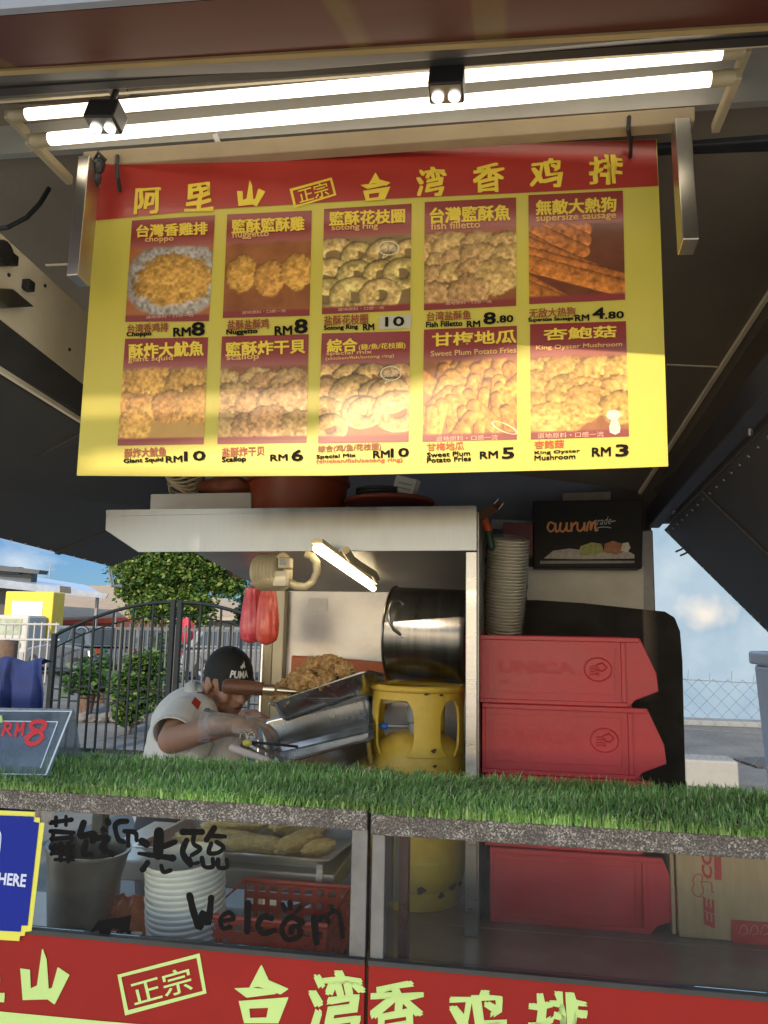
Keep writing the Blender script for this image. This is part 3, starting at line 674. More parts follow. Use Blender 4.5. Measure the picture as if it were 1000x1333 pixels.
YF = 1.50
def FP(x, y): return PY(x, y, YF)
def F1(x, y): return PY(x, y, YF-.0115)
def F2(x, y): return PY(x, y, YF-.0017)
lc = thing('display_case', 'left glass display case with Welcome handwriting above the red lettered front', 'display case', (-.85, YF, .845))
rc = thing('display_case', 'right glass display case, clear pane, crates and cylinder seen through it', 'display case', (.27, YF, .845))
def case(root, x0, x1, zt, posts):
    MB().box((x0, YF-.02, zt-.038), (x1, 1.84, zt)).build('top_board', m_granite, root, bev=.003)
    for px0, px1, y0, y1 in posts:
        MB().box((px0, y0, .998), (px1, y1, zt-.0385)).build('post', m_alu, root, bev=.002)
    MB().box((x0, YF-.010, .30), (x1, YF+.006, .998)).build('front_panel', m_red, root, bev=.002)
    MB().box((x0, YF-.014, .990), (x1, YF+.008, .9985)).build('sill_strip', m_dark, root)
case(lc, -1.5, -.2685, 1.262, [(PY(457,1150,YF).x,-.2695,YF-.004,YF+.03),(-.305,-.2695,1.80,1.835),(-1.00,-.968,YF+.012,YF+.04),(-1.0,-.972,1.80,1.835)])
case(rc, -.262, .85, 1.256, [(-.261,-.236,YF-.004,YF+.03),(-.261,-.232,1.795,1.835),(.72,.75,YF+.004,YF+.03)])
MB().box((-1.49, YF, .9987), (PY(457,1150,YF).x-.0005, YF+.003, 1.2238)).build('glass_pane', m_glass, lc)
MB().box((-.2355, YF, .9987), (.719, YF+.003, 1.2178)).build('glass_pane', MGlass('clear pane', gloss=.35, haze=.015), rc)
MB().box((-.2645, YF+.035, .85), (-.2605, 1.79, 1.2178)).build('side_pane', MGlass('side pane', tint=(.75,.70,.68), gloss=.5, haze=.05), rc)
s = MB(); s.box((-.262, 1.50, .95), (-.240, 1.52, 1.21)); s.v = []; s.f = []
s.box((-.232, 1.66, .9), (-.214, 1.70, 1.2178)); s.build('inner_post', M('brown inner post', (.10,.04,.035), .3, .2, .3, 8), rc)
# lettering of the red front
def RL(root, items, name):
    for ch, q in items: mb = MB(); letter(mb, ch, bx(*q, sl=.045), F1, fat=(.008 if ch in CUT else .03), rough=.12, res=1); mb.build(name, m_letter, root)
RL(lc, [('里',(-70,1222,4,1300)),('山',(27,1234,90,1305)),('台',(306,1255,375,1331)),('湾',(404,1263,474,1345))], 'front_letter')
RL(rc, [('香',(484,1276,550,1352)),('鸡',(584,1288,658,1362)),('排',(690,1290,763,1366))], 'front_letter')
mb = MB(); fr = [(153,1269),(260,1241),(269,1293),(163,1322)]; ci = [(158,1272),(256,1247),(264,1290),(167,1315)]
mb.add([F1(*p) for p in fr+ci], [(i, (i+1)%4, 4+(i+1)%4, 4+i) for i in range(4)])
letter(mb, '正宗', [(168,1279),(246,1257),(252,1289),(176,1310)], F1, bold=.008, res=2); mb.build('seal_print', m_letter, lc)
mb = MB(); mb.add([F1(*p) for p in ((-60,1311),(130,1329),(480,1358),(480,1420),(-60,1380))], [(0,1,2,3,4)]); mb.build('yellow_band', m_letter, lc)
# handwriting on the left pane
hw = MB()
SS = [([(165,1069),(155,1070),(150,1076),(154,1092),(161,1096)],7),([(162,1082),(176,1084),(178,1094)],6),([(167,1084),(167,1101)],6),([(109,1071),(105,1088),(122,1085),(121,1094)],9),
 ([(112,1096),(109,1111),(118,1112)],8),([(128,1091),(141,1091),(132,1103),(146,1112)],8),([(140,1069),(141,1071)],9),([(134,1080),(135,1081)],7),
 ([(207,1083),(206,1113)],13),([(185,1095),(191,1099)],10),([(213,1102),(228,1096)],8),([(181,1111),(225,1117)],[5,9]),([(192,1123),(186,1132)],8),([(210,1127),(213,1135),(222,1133)],6),
 ([(238,1083),(263,1083)],9),([(243,1094),(238,1110),(248,1126)],8),([(253,1085),(252,1098),(261,1105),(250,1113)],6),([(247,1117),(251,1124),(258,1123)],5),
 ([(279,1078),(269,1093)],8),([(275,1088),(293,1089)],6),([(282,1096),(291,1103),(284,1110),(272,1110),(275,1098)],6),
 ([(263,1117),(266,1128),(277,1128),(277,1118)],6),([(284,1119),(285,1129),(295,1129),(295,1119)],6),
 ([(66,1071),(93,1067)],6),([(73,1064),(73,1075)],5),([(86,1063),(86,1074)],5),([(66,1082),(96,1084)],6),([(67,1092),(94,1090)],6),([(70,1083),(68,1094)],5),([(92,1084),(93,1094)],5),
 ([(66,1104),(95,1102)],6),([(79,1098),(79,1120)],6),([(89,1098),(89,1121)],6),([(70,1111),(94,1111)],5),([(72,1119),(95,1119)],5),([(72,1100),(67,1112)],5),
 ([(247,1166),(253,1190),(260,1207),(264,1188),(271,1202),(275,1169)],9),([(287,1199),(304,1196),(298,1188),(287,1196),(290,1208),(300,1207)],6),([(323,1176),(322,1212)],9),
 ([(354,1196),(342,1194),(336,1205),(343,1215),(357,1211)],7),([(394,1202),(379,1194),(367,1208),(374,1223),(389,1219),(389,1207),(380,1207),(379,1214)],7),
 ([(371,1184),(368,1177)],6),([(378,1183),(377,1175)],6),([(386,1187),(391,1181)],6),([(409,1195),(412,1227)],9),([(416,1197),(422,1193),(428,1200)],7),([(429,1189),(441,1188),(446,1220)],6)]
WG = {}
for i, (p, w) in enumerate(SS):
    mx_ = sum(q[0] for q in p)/len(p); my_ = sum(q[1] for q in p)/len(p); key = (my_ > 1145, int(mx_ > 100)+int(mx_ > 178)+int(mx_ > 232) if my_ < 1145 else int(mx_ > 281)+int(mx_ > 312)+int(mx_ > 332)+int(mx_ > 361)+int(mx_ > 402))
    hw = WG.setdefault(key, MB()); stroke(hw, p, w, lambda x, y: PY(x, y, YF-.0010-.00003*i))
for hw in WG.values(): hw.build('marker_letter', m_ink, lc)
hw = MB(); hw.add([PY(x, y, YF-.0012) for x, y in ((117,1214),(128,1199),(160,1194),(171,1191),(168,1214),(157,1215),(155,1209),(146,1209),(143,1218),(130,1217),(129,1211))], [tuple(range(11))])
hw.build('marker_drawing', m_ink, lc)
# blue sticker with yellow stepped border
st = thing('sticker', 'blue sticker with yellow stepped border reading HERE, taped to the left pane', 'sticker', PY(10,1140,YF-.004))
def K(off): return lambda x, y: PY(x, y, YF-.016-off)
k0, k1, k2 = K(0), K(.001), K(.002)
MB().prism([k0(*p) for p in ((-90,1051),(46,1057),(46,1064),(52,1064.5),(52,1071),(58,1071),(41,1212),(33,1213),(32,1218),(26,1218.5),(25,1225),(-90,1218))], (0,.001,0)).build('border', M('sticker yellow', (.80,.74,.10), .4, 0, .03, 5), st)
MB().add([k1(*p) for p in ((-90,1058),(44,1063),(44,1070),(51,1071),(36,1205),(28,1205),(27,1213),(-90,1207))], [tuple(range(8))]).build('blue_field', M('sticker blue', (.008,.022,.27), .5, 0, .1, 4, spec=.2), st)
t = MB(); letter(t, 'HERE', [(-1,1136),(35,1138),(33,1155),(-3,1151)], k2, bold=.03, res=1)
stroke(t, [(-12,1078),(-3,1080),(1,1088),(-1,1110),(-4,1118)], 1.6, k2); letter(t, 'SCAN', [(-60,1133),(-14,1135),(-16,1152),(-62,1148)], k2, bold=.03, res=1)
t.build('sticker_text', M('sticker pale text', (.66,.68,.85), .5, 0, .03, 5), st)
tp = MB(); tp.sheet([PY(46,1054,YF-.0172), PY(71,1057,YF-.0035), PY(64,1072,YF-.0035), PY(44,1067,YF-.0172)], 6, 3)
tp.build('tape', MGlass('clear tape', (.9,.85,.8), 1.2, .15, .55, (.75,.65,.58)), st)

# turf mat: blades by the thousand
rs = np.random.RandomState(11)
nb = 34000
X0, X1, Ya, Yb = -1.5, .85, YF-.028, 1.845
gx = rs.uniform(X0, X1, nb); gy = Ya + (Yb-Ya)*rs.rand(nb)**1.0
front = rs.rand(nb) < .16; gy[front] = rs.uniform(Ya-.002, Ya+.03, front.sum())
gz = np.where(gx < -.265, 1.2628, 1.2568)
hgt = rs.uniform(.010, .029, nb); th = rs.uniform(0, 2*np.pi, nb); flat = np.sin(gx*7+1.3*np.sin(gy*14))*np.sin(gx*2.3+5); lean = np.clip(rs.uniform(.1, 1.0, nb)+.45*np.clip(flat, 0, 1), .1, 1.25); th = np.where((flat > .3) & (rs.rand(nb) < .6), rs.normal(.6, .5, nb), th)
dx, dy = np.cos(th)*lean, np.sin(th)*lean
edge_ = gy < YF+.02; dy = np.where(edge_, dy-.45*rs.rand(nb), dy)
wd = rs.uniform(.0009, .0017, nb); wx, wy = -np.sin(th+rs.uniform(-.6,.6,nb)), np.cos(th+rs.uniform(-.6,.6,nb))
vv = np.zeros((nb, 5, 3)); base = np.stack([gx, gy, gz], 1)
side = np.stack([wx, wy, np.zeros(nb)], 1)*wd[:, None]
mid = base + np.stack([dx*hgt*.30, dy*hgt*.30, hgt*.62], 1)
zt = np.where(lean > .7, .72, 1.0) - np.where(edge_ & (rs.rand(nb) < .5), .75*rs.rand(nb)*1.2, 0)
tip = base + np.stack([dx*hgt, dy*hgt, hgt*zt], 1)
vv[:,0] = base-side; vv[:,1] = base+side; vv[:,2] = mid-side*.9; vv[:,3] = mid+side*.9; vv[:,4] = tip
me = bpy.data.meshes.new('artificial_turf'); idx = np.arange(nb)*5
faces = [(i, i+1, i+3, i+2) for i in idx] + [(i+2, i+3, i+4) for i in idx]
me.from_pydata(vv.reshape(-1, 3).tolist(), [], faces)
pal = np.array([(.22,.39,.10),(.30,.48,.14),(.14,.28,.07),(.41,.55,.21),(.54,.53,.31)])
cc = pal[rs.choice(5, nb, p=[.34,.3,.2,.11,.05])]*rs.uniform(.8, 1.5, nb)[:, None]*(.8+.45*np.sin(gx*5.1+2*np.sin(gy*9))**2)[:, None]
ca = np.ones((nb, 5, 4), np.float32); ca[:, :, :3] = cc[:, None, :]
at = me.color_attributes.new('Col', 'FLOAT_COLOR', 'POINT'); at.data.foreach_set('color', ca.ravel())
me.materials.append(MCol('turf blade', .42, trans=.25))
turf = bpy.data.objects.new('artificial_turf', me); COL.objects.link(turf)
tag(turf, 'green plastic grass mat laid along the tops of both display cases', 'turf', kind='stuff')
o = MB(); o.box((X0, YF-.012, 1.2621), (-.268, 1.842, 1.2645)); o.box((-.2625, YF-.012, 1.2561), (.85, 1.842, 1.2590))
tag(o.build('turf_backing', M('turf backing', (.03,.05,.025), .9, 0, .3, 20), loc=(-.3, 1.65, 1.262)), 'dark backing sheet of the plastic grass on the counter', 'mat')

# ------------------------------------------------------------------ acrylic price stand
ps = thing('price_stand', 'clear acrylic tent stand with red handwritten RM 8 standing on the turf', 'price stand', PY(40,1000,1.62))
f = [PY(-120,920,1.67), PY(96,923,1.67), PY(63,1010,1.555), PY(-150,1003,1.555)]
bk = [PY(-120,920,1.674), PY(96,923,1.674), PY(106,990,1.80), PY(-110,985,1.80)]
nf = (f[1]-f[0]).cross(f[3]-f[0]).normalized()
if nf.y > 0: nf = -nf
MB().slab(f, -nf*.003).build('front_sheet', m_acryl, ps)
MB().slab(bk, (0,.003,.001)).build('back_sheet', m_acryl, ps)
def PSf(off): return lambda x, y: PP(x, y, f[0]+nf*off, nf)
a = PSf(.001); 
MB().add([a(*p) for p in ((-100,939),(76,940),(53,998),(-120,994))], [(0,1,2,3)]).build('insert_card', MGlass('card sleeve', (.86,.90,.97), .5, .1, .32, (.42,.50,.68)), ps)
t = MB(); e = PSf(.0018)

for q0_, q1_, w__ in (((-60,938),(75,939.5),1.3),((75,940),(53,999),1.3),((-60,925),(93,926),1.6),((93,926),(60,1008),2.2),((-60,1006),(60,1008.5),1.4)): stroke(t, [q0_, q1_], w__, e)
t.build('sheet_edge', M('bright acrylic edge', (.70,.75,.82), .3, 0, .05, 8), ps)
t = MB(); e = PSf(.0028)
for i, (p, w) in enumerate([([(8,941),(3,957)],3.5),([(7,941),(14,942),(13,948),(7,949)],3),([(8,949),(14,957)],3),([(20,958),(23,942)],3.5),([(23,942),(25,952),(31,941)],3),([(31,941),(29,957)],3.5),
    ([(47,952),(40,946),(44,940),(55,939),(59,943),(54,950),(42,955),(35,962),(38,968),(48,967),(55,960),(53,954),(46,950)],5.5)]): stroke(t, p, w, PSf(.0028+.0001*i))
t.build('price_writing', M('red marker', (.70,.05,.05), .5, 0, .1, 30), ps)
t = MB(); t.prism([PSf(.002)(*p) for p in ((-10,930),(3,932),(4,940),(-8,942))], nf*.002); t.build('yellow_sticker', m_letter, ps)

# ------------------------------------------------------------------ inside the left case
cup = thing('paper_cup', 'white paper tubs nested in a leaning stack behind the handwriting', 'paper cup', PY(247,1215,1.75), 'nested paper tubs behind the left pane')
c = cup.location; ax = V((-.05,-.10,1)).normalized(); r0 = .0865
cup.location = V((c.x, c.y, .848)); c = cup.location.copy()
MB().lathe(c, [(r0*.90,0),(r0*.985,.050),(r0,.051),(r0*1.02,.053),(r0*1.02,.057),(r0,.059),(r0*.97,.058),(r0*.955,.05),(r0*.88,.004),(0,.003)], 40, ax).build('cup_wall', M('waxed white paper', (.82,.81,.78), .45, 0, .03, 9), cup, sm=45)
for i in range(1, 15):
    q = copy_tree(cup); q.location = c + ax*(.0128*i) + V((random.uniform(-.0015,.0015), random.uniform(-.001,.001), 0))
bk = thing('steel_bucket', 'dull steel bucket leaning behind the blue sticker inside the left case', 'bucket', PZ(95,1215,.85))
c = PY(97,1225,1.80); c.z = .85; bk.location = c
MB().lathe(c, [(0,0),(.055,0),(.062,.01),(.076,.10),(.090,.19),(.094,.215),(.098,.217),(.098,.223),(.09,.222),(.084,.19),(.06,.02),(0,.015)], 36, (.10,-.02,1)).build('bucket_wall', M('dull bucket steel', (.36,.34,.31), .45, .8, .25, 7, .1, 30), bk, sm=40)
m_bask = M('red plastic basket', (.55,.07,.035), .4, 0, .1, 7)
bs = thing('plastic_basket', 'red orange basket with rows of holes under the steel stand', 'basket', (-.5, 1.80, .848))
xb0, xb1, yb0, yb1, zb0, zb1 = -.66, -.392, 1.70, 1.95, .848, .968
def holed(mb, o, ux, nx, nz, L_, H_, nrm):
    o, ux, nrm = V(o), V(ux), V(nrm); cw, ch = L_/nx, H_/nz
    for i in range(nx+1): mb.slab([o+ux*max(0,i*cw-.006), o+ux*min(L_,i*cw+.006), o+ux*min(L_,i*cw+.006)+V((0,0,H_)), o+ux*max(0,i*cw-.006)+V((0,0,H_))], nrm*.004)
    for j in range(nz+1):
        z0, z1 = max(0, j*ch-.008), min(H_, j*ch+.008)
        for i in range(nx): mb.slab([o+ux*(i*cw+(.006))+V((0,0,z0)), o+ux*((i+1)*cw-.006)+V((0,0,z0)), o+ux*((i+1)*cw-.006)+V((0,0,z1)), o+ux*(i*cw+.006)+V((0,0,z1))], nrm*.004)
w = MB(); holed(w, (xb0,yb0,zb0), (1,0,0), 9, 4, xb1-xb0, zb1-zb0, (0,1,0)); w.build('basket_side', m_bask, bs)
w = MB(); holed(w, (xb1-.004,yb0+.005,zb0), (0,1,0), 8, 4, yb1-yb0, zb1-zb0, (1,0,0)); w.build('basket_side', m_bask, bs)
w = MB(); holed(w, (xb0,yb1,zb0), (1,0,0), 9, 4, xb1-xb0, zb1-zb0, (0,1,0)); w.build('basket_side', m_bask, bs)
MB().box((xb0,yb0+.005,zb0),(xb1-.005,yb1-.001,zb0+.004)).build('basket_floor', m_bask, bs)
w = MB(); w.tube([(xb0,yb0,zb1+.004),(xb1,yb0,zb1+.004),(xb1,yb1,zb1+.004),(xb0,yb1,zb1+.004)], .006, 8, closed=True); w.build('basket_rim', m_bask, bs)
# crumpled orange bag and folded leaflet
w = MB(); c = PY(166,1196,1.83)
def crump(p, u, v_):
    return p + V((0, -.03*math.sin(math.pi*u)*math.sin(math.pi*v_) + .02*noise.noise(V((u*5,v_*5,2))), .012*noise.noise(V((u*6,v_*3,7)))))
w.sheet([PY(136,1164,1.86), PY(196,1166,1.86), PY(198,1228,1.80), PY(138,1228,1.80)], 26, 22, crump)
tag(w.build('plastic_bag', M('orange bag film', (.60,.16,.06), .3, 0, .25, 18, .3, 60), loc=c, sm=60, solid=.002), 'crumpled orange plastic bag beside the nested paper tubs', 'bag')
w = MB(); c = PY(145,1217,1.72)
w.slab([PY(118,1211,1.76), PY(186,1213,1.76), PY(178,1226,1.68), PY(112,1224,1.68)], (0,0,-.004))
lf = w.build('leaflet', m_paper, loc=c); tag(lf, 'white and black printed leaflet lying before the orange bag', 'leaflet')
w = MB(); 
for i in range(4): w.add([p+V((0,0,.0008)) for p in (PY(124+i*14,1212,1.755), PY(130+i*14,1212,1.755), PY(124+i*14,1224,1.69), PY(118+i*14,1224,1.69))], [(0,1,2,3)])
w.build('print', m_ink, lf)
# stainless stand with a tray of breaded sticks
sd = thing('steel_stand', 'stainless steel stand behind the left pane carrying a tray of breaded sticks', 'stand', (-.72, 2.16, .845))
za = PY(435,1140,2.0).z
w = MB(); w.box((-1.12, 2.0, za-.05), (PY(436,1135,2.0).x, 2.40, za)); w.build('stand_top', M('bright stand steel', (.55,.53,.50), .4, .85, .12, 3), sd, bev=.004)
for x, y in ((-1.08,2.03),(-.475,2.03),(-1.08,2.09),(-.475,2.09)): MB().box((x-.012,y-.012,.8455),(x+.012,y+.012,za-.051)).build('leg', m_steel_d, sd)
MB().bar((-.50,2.03,za-.07),(-.60,2.06,.86),.012,.012).build('brace', m_steel_d, sd)
def pan(name, A, B, C, D, depth, rim, mat, root=None, **kw):
    """open pan: A B C D rim corners (back-left, back-right, front-right, front-left)"""
    Q = [V(p) for p in (A, B, C, D)]; cen = sum(Q, V())/4; n = (Q[1]-Q[0]).cross(Q[3]-Q[0]).normalized()
    dn = n if n.z < 0 else -n
    def ringp(k, h, rr):      # rounded rectangle ring
        out = []; ux = ((Q[1]-Q[0])+(Q[2]-Q[3])).normalized(); uy = ((Q[3]-Q[0])+(Q[2]-Q[1])).normalized()
        for i, (sx, sy) in enumerate(((-1,-1),(1,-1),(1,1),(-1,1))):
            p = Q[i] + ux*(-sx*k) + uy*(-sy*k)
            cc = p + ux*(-sx*rr) + uy*(-sy*rr); a0 = [math.pi, 1.5*math.pi, 0, .5*math.pi][i]
            for j in range(6):
                a = a0 + (math.pi/2)*j/5; out.append(cc + ux*math.cos(a)*rr + uy*math.sin(a)*rr + dn*h)
        return out
    mb = MB(); L_ = [ringp(-rim,.004,.022), ringp(-rim,0,.022), ringp(0,0,.02), ringp(.003,.004,.02), ringp(.012,depth-.012,.025), ringp(.024,depth,.02)]
    U_ = [ringp(.0225,depth+.002,.02), ringp(.0105,depth-.012,.025), ringp(.0015,.004,.02)]
    n_ = 24
    for R_ in L_+U_: mb.v += [tuple(p) for p in R_]
    order = [0,1,2,3,4,5]
    for a_, b_ in zip(order[:-1], order[1:]):
        for k in range(n_): l = (k+1) % n_; mb.f.append((a_*n_+k, a_*n_+l, b_*n_+l, b_*n_+k))
    mb.f.append(tuple(5*n_+k for k in range(n_))); mb.f.append(tuple(6*n_+k for k in range(n_))[::-1])
    for a_, b_ in ((6,7),(7,8),(8,0)):
        for k in range(n_): l = (k+1) % n_; mb.f.append((a_*n_+k, a_*n_+l, b_*n_+l, b_*n_+k))
    return mb.build(name, mat, root, loc=None if root else cen, sm=35)
zt_ = za+.030
tA, tB, tC, tD = PZ(262,1083,zt_), PZ(452,1088,zt_), PZ(420,1124,zt_), PZ(186,1117,zt_)
tA.y = tB.y = 2.36; tC.y = tD.y = 2.03; tB.x = -.43; tC.x = -.47; tA.x = -.98; tD.x = -1.0
o = pan('steel_tray', tA, tB, tC, tD, .029, .010, M('bright tray steel', (.62,.61,.59), .3, .85, .1, 5, .02, 30)); tag(o, 'shallow steel tray of breaded sticks on the stand behind the handwriting', 'tray')
rs2 = random.Random(5)
for i, (a_, b_, r) in enumerate([((-.93,2.16,0),(-.70,2.17,0),.026),((-.78,2.12,.0),(-.60,2.13,0),.026),((-.665,2.20,.03),(-.615,2.30,.05),.024),((-.62,2.10,.0),(-.54,2.20,.015),.027),((-.545,2.10,0),(-.49,2.17,0),.022),((-.90,2.27,0),(-.75,2.30,0),.025),((-.72,2.32,0),(-.56,2.33,0),.025),((-.85,2.22,.03),(-.70,2.25,.03),.022)]):
    a_ = V(a_)+V((0,0,za+.026)); b_ = V(b_)+V((0,0,za+.026)); mb = MB(); mid = (a_+b_)/2; d = (b_-a_); rot = d.to_track_quat('X','Z').to_matrix()
    mb.ball(mid, (d.length/2+r*.5, r, r), 4, .16, 14, rot, i*3+1)
    tag(mb.build('breaded_stick', m_stick, loc=mid, sm=80), 'golden breaded stick lying in the shallow steel tray', 'fried stick', 'breaded sticks in the shallow tray')
w = MB(); w.sheet([PY(186,1120,2.015)+V((0,0,.004)), PY(420,1127,2.015)+V((0,0,.004)), PY(420,1131,2.013), PY(186,1124,2.013)], 8, 1)
w = MB(); p = [PY(416,1126,2.008), PY(416,1132,1.992), PY(414,1160,1.99), PY(415,1182,1.99), PY(412,1200,1.985)]
for i in range(4): w.add([p[i]+V((-.008,0,0)), p[i]+V((.008,0,0)), p[i+1]+V((.008,0,0)), p[i+1]+V((-.008,0,0))], [(0,1,2,3)])
tag(w.build('strap', m_paper, loc=p[1], solid=.002), 'white flat strap hanging down from the edge of the shallow tray', 'strap')

# ------------------------------------------------------------------ exhaust hood with post and lamp
YH = 2.05
hd_ = thing('exhaust_hood', 'stainless exhaust hood with a chamfered left end, square post and back sheet', 'hood', (-.6, 2.4, .845))
MB().slab([PY(*p, YH) for p in ((138,665),(137,690),(180,719),(621,717),(621,659))], (0,.004,0)).build('front_flange', m_steel_h, hd_, bev=.0015)
zt = PY(400,662,YH).z
MB().box((PY(140,662,YH).x, YH+.0045, zt-.006), (PY(620,662,YH).x, 2.80, zt-.002)).build('top_plate', m_steel_h, hd_)
MB().slab([PY(139,664,YH-.001), PY(620,658.5,YH-.001), PY(620,663,YH-.001), PY(139,672,YH-.001)], (0,-.003,0)).build('top_fold', m_steel_h, hd_)
xl, xr = PY(345,800,2.78).x, PY(621,700,YH).x
c0 = PY(345,769,2.78).z
MB().slab([(xl,YH+.01,PY(400,716,YH).z+.004),(xr,YH+.01,PY(400,716,YH).z+.004),(xr,2.78,c0),(xl,2.78,c0)], (0,0,.004)).build('hood_ceiling', M('warm hood ceiling steel', (.42,.40,.36), .4, .7, .15, 3, .03, 20), hd_)
MB().box((xl, 2.785, .90), (xr, 2.80, c0+.1)).build('back_sheet', M('grimy steel back sheet', (.30,.295,.30), .34, .75, .2, 3.5, .08, 18, col2=(.56,.55,.56), detail=9), hd_)
MB().box((xr, YH+.032, .8455), (xr+.004, 2.78, zt-.008)).build('side_sheet', m_steel_d, hd_)
pb, pt = PZ(614,1222,.8455), PY(614,717,YH)
MB().box((PY(606,900,YH).x, YH+.001, .8455), (PY(621,900,YH).x, YH+.031, pt.z-.002)).build('post', m_steel, hd_, bev=.002)
for x0, x1, n_, mt in ((345,357,'back_post',m_pole),(357.5,371,'back_post',m_tin)):
    MB().box((PY(x0,800,2.75).x, 2.74, .3), (PY(x1,800,2.75).x, 2.782, c0)).build(n_, mt, hd_, bev=.003)
q = [PY(402,779,2.782), PY(426,779,2.782), PY(426,795,2.782), PY(402,795,2.782)]
MB().slab(q, (0,.002,0)).build('note', m_paper, hd_)
hc0 = V((xl,YH+.01,PY(400,716,YH).z+.004)); hcn = (V((xl,2.78,c0))-hc0).cross(V((1,0,0))).normalized(); hcn = hcn if hcn.z < 0 else -hcn
def HC(x, y, off): return PP(x, y, hc0+hcn*off, hcn)
la, lb = HC(412,714,.03), HC(486,766,.03)
lp = thing('hood_lamp', 'short lit tube running back under the hood ceiling', 'tube light', (la+lb)/2)
w = MB(); w.capsule(la, lb, .010, .010, 14); w.build('tube', m_tube2, lp, sm=60)
w = MB(); w.bar(la-hcn*.020, lb-hcn*.020, .03, .012); w.build('batten', m_cream, lp)
w = MB(); w.tube([HC(450,716,.02), HC(458,728,.025), HC(472,738,.025), HC(487,747,.025), HC(490,753,.02)], .011, 10); 
tag(w.build('gas_hose', m_pole, loc=PY(470,735,2.4), sm=60), 'pale hose curving under the hood ceiling right of the lit tube', 'hose')
mo = thing('fan_motor', 'beige ribbed fan motor with terminal box and curved pipe under the hood', 'motor', PY(360,745,2.4))
w = MB(); MYd = HC(358,744,.075).y; a_, b_ = PY(337,745,MYd), PY(371,744,MYd-.02); w.lathe(a_, [(0,0),(.045,0)]+[(.045+.006*(k%2),(b_-a_).length*(k+1)/15) for k in range(14)]+[(0,(b_-a_).length)], 24, (b_-a_)); w.build('motor_body', m_pole, mo)
w = MB(); w.box(PY(361,740,MYd-.06)-V((0,0,.0)), PY(377,725,MYd-.06)+V((0,.04,0))); w.build('terminal_box', m_pole, mo, bev=.004)
w = MB(); w.box(PY(355,763,MYd-.06), PY(373,743,MYd-.06)+V((0,.03,0))); w.build('rating_plate', m_cream, mo, bev=.003)
w = MB(); w.box(PY(364,735,MYd-.065), PY(372,728,MYd-.065)+V((0,.006,0))); w.build('switch', m_gray, mo, bev=.002)
w = MB(); w.tube([PY(374,757,MYd-.02), PY(386,763,MYd-.02), PY(398,764,MYd-.02), PY(408,757,MYd-.02), PY(413,745,MYd-.02), PY(412,732,MYd-.02), PY(406,724,MYd-.02), PY(398,721,MYd-.02)], .011, 12); w.build('pipe', m_pole, mo, sm=60)
# striped rail with hooks at the left of the motor
ra = thing('hook_rail', 'grey rail with a row of small dark hooks left of the fan motor', 'rail', PY(300,733,2.9))
w = MB(); w.bar(PY(222,702,2.9), PY(342,752,2.9), .01, .055, (0,1,.0)); w.build('rail', M('grey rail paint', (.30,.30,.31), .5, .3, .2, 8), ra)
for k in range(7):
    p = PY(262+k*12, 717+k*5.2, 2.885); w = MB(); w.tube([p+V((-.008,0,.012)), p, p+V((.012,0,-.012)), p+V((.018,0,-.004))], .0035, 6); w.build('hook', m_black, ra)
w = MB(); w.slab([PY(302,745,2.95), PY(322,747,2.95), PY(326,756,2.95), PY(304,752,2.95)], (0,.02,0)); w.slab([PY(300,720,2.96), PY(345,720,2.96), PY(345,748,2.96), PY(318,738,2.96)], (0,.02,0))
w.build('rail_cover', M('brown cover', (.16,.10,.06), .6, 0, .3, 6), ra)
# red bags of sauce hanging from the motor
m_bag = M('pink red bag film', (.72,.08,.11), .3, 0, .18, 16, .25, 40, coat=.3, sub=.1)
m_bag2 = M('orange red bag film', (.76,.10,.07), .3, 0, .18, 16, .25, 40, coat=.3, sub=.1)
def bag(px0, px1, ytop, ybot, mt, label, Yd, seed):
    c = PY((px0+px1)/2, ybot, Yd); w_ = (PY(px1,800,Yd)-PY(px0,800,Yd)).length/2; h_ = PY(px0,ytop,Yd).z-c.z
    t = thing('hanging_bag', label, 'plastic bag', c+V((0,0,h_)), 'red plastic bags hanging from the motor')
    prof = [(0,0),(w_*.55,.006),(w_*.88,h_*.09),(w_,h_*.2),(w_*1.0,h_*.36),(w_*.90,h_*.58),(w_*.74,h_*.80),(w_*.60,h_*.93),(w_*.62,h_)]
    mb = MB(); n_ = 40; mb.lathe(c, prof, n_)
    for i in range(len(mb.v)):
        x, y, z = mb.v[i]; k = i//n_; a = (i % n_)/n_*2*math.pi; f_ = 1.06 + (.03+.20*(k/len(prof))**2)*math.sin(a*9+seed+k*.35) + .10*noise.noise(V((math.cos(a)*2, math.sin(a)*2, k*.6+seed)))
        mb.v[i] = (c.x+(x-c.x)*f_, c.y+(y-c.y)*f_*.8, z)
    mb.build('bag_body', mt, t, sm=80)
    mb = MB(); top = c+V((0,0,h_)); hk = PY(341,733,Yd); mb.tube([top+V((-w_*.3,0,-.01)), (top+hk)/2+V((-.004,0,0)), hk, (top+hk)/2+V((.006,0,0)), top+V((w_*.3,0,-.01))], .0035, 6); mb.build('bag_handle', mt, t)
bag(313, 339, 765, 838, m_bag, 'pinkish bag, left of two red bags hanging under the motor', 2.42, 1)
bag(333, 360, 763, 840, m_bag2, 'bright red bag, right of two red bags hanging under the motor', 2.38, 4)
w = MB(); q = [PY(379,853,2.70), PY(503,862,2.70), PY(503,925,2.70), PY(376,925,2.70)]
w.slab(q, (0,.015,0)); tag(w.build('cutting_board', M('orange cutting board', (.50,.12,.035), .5, 0, .15, 7, .04, 40), loc=q[3], bev=.012, seg=3), 'orange board standing upright behind the fried chicken', 'cutting board')
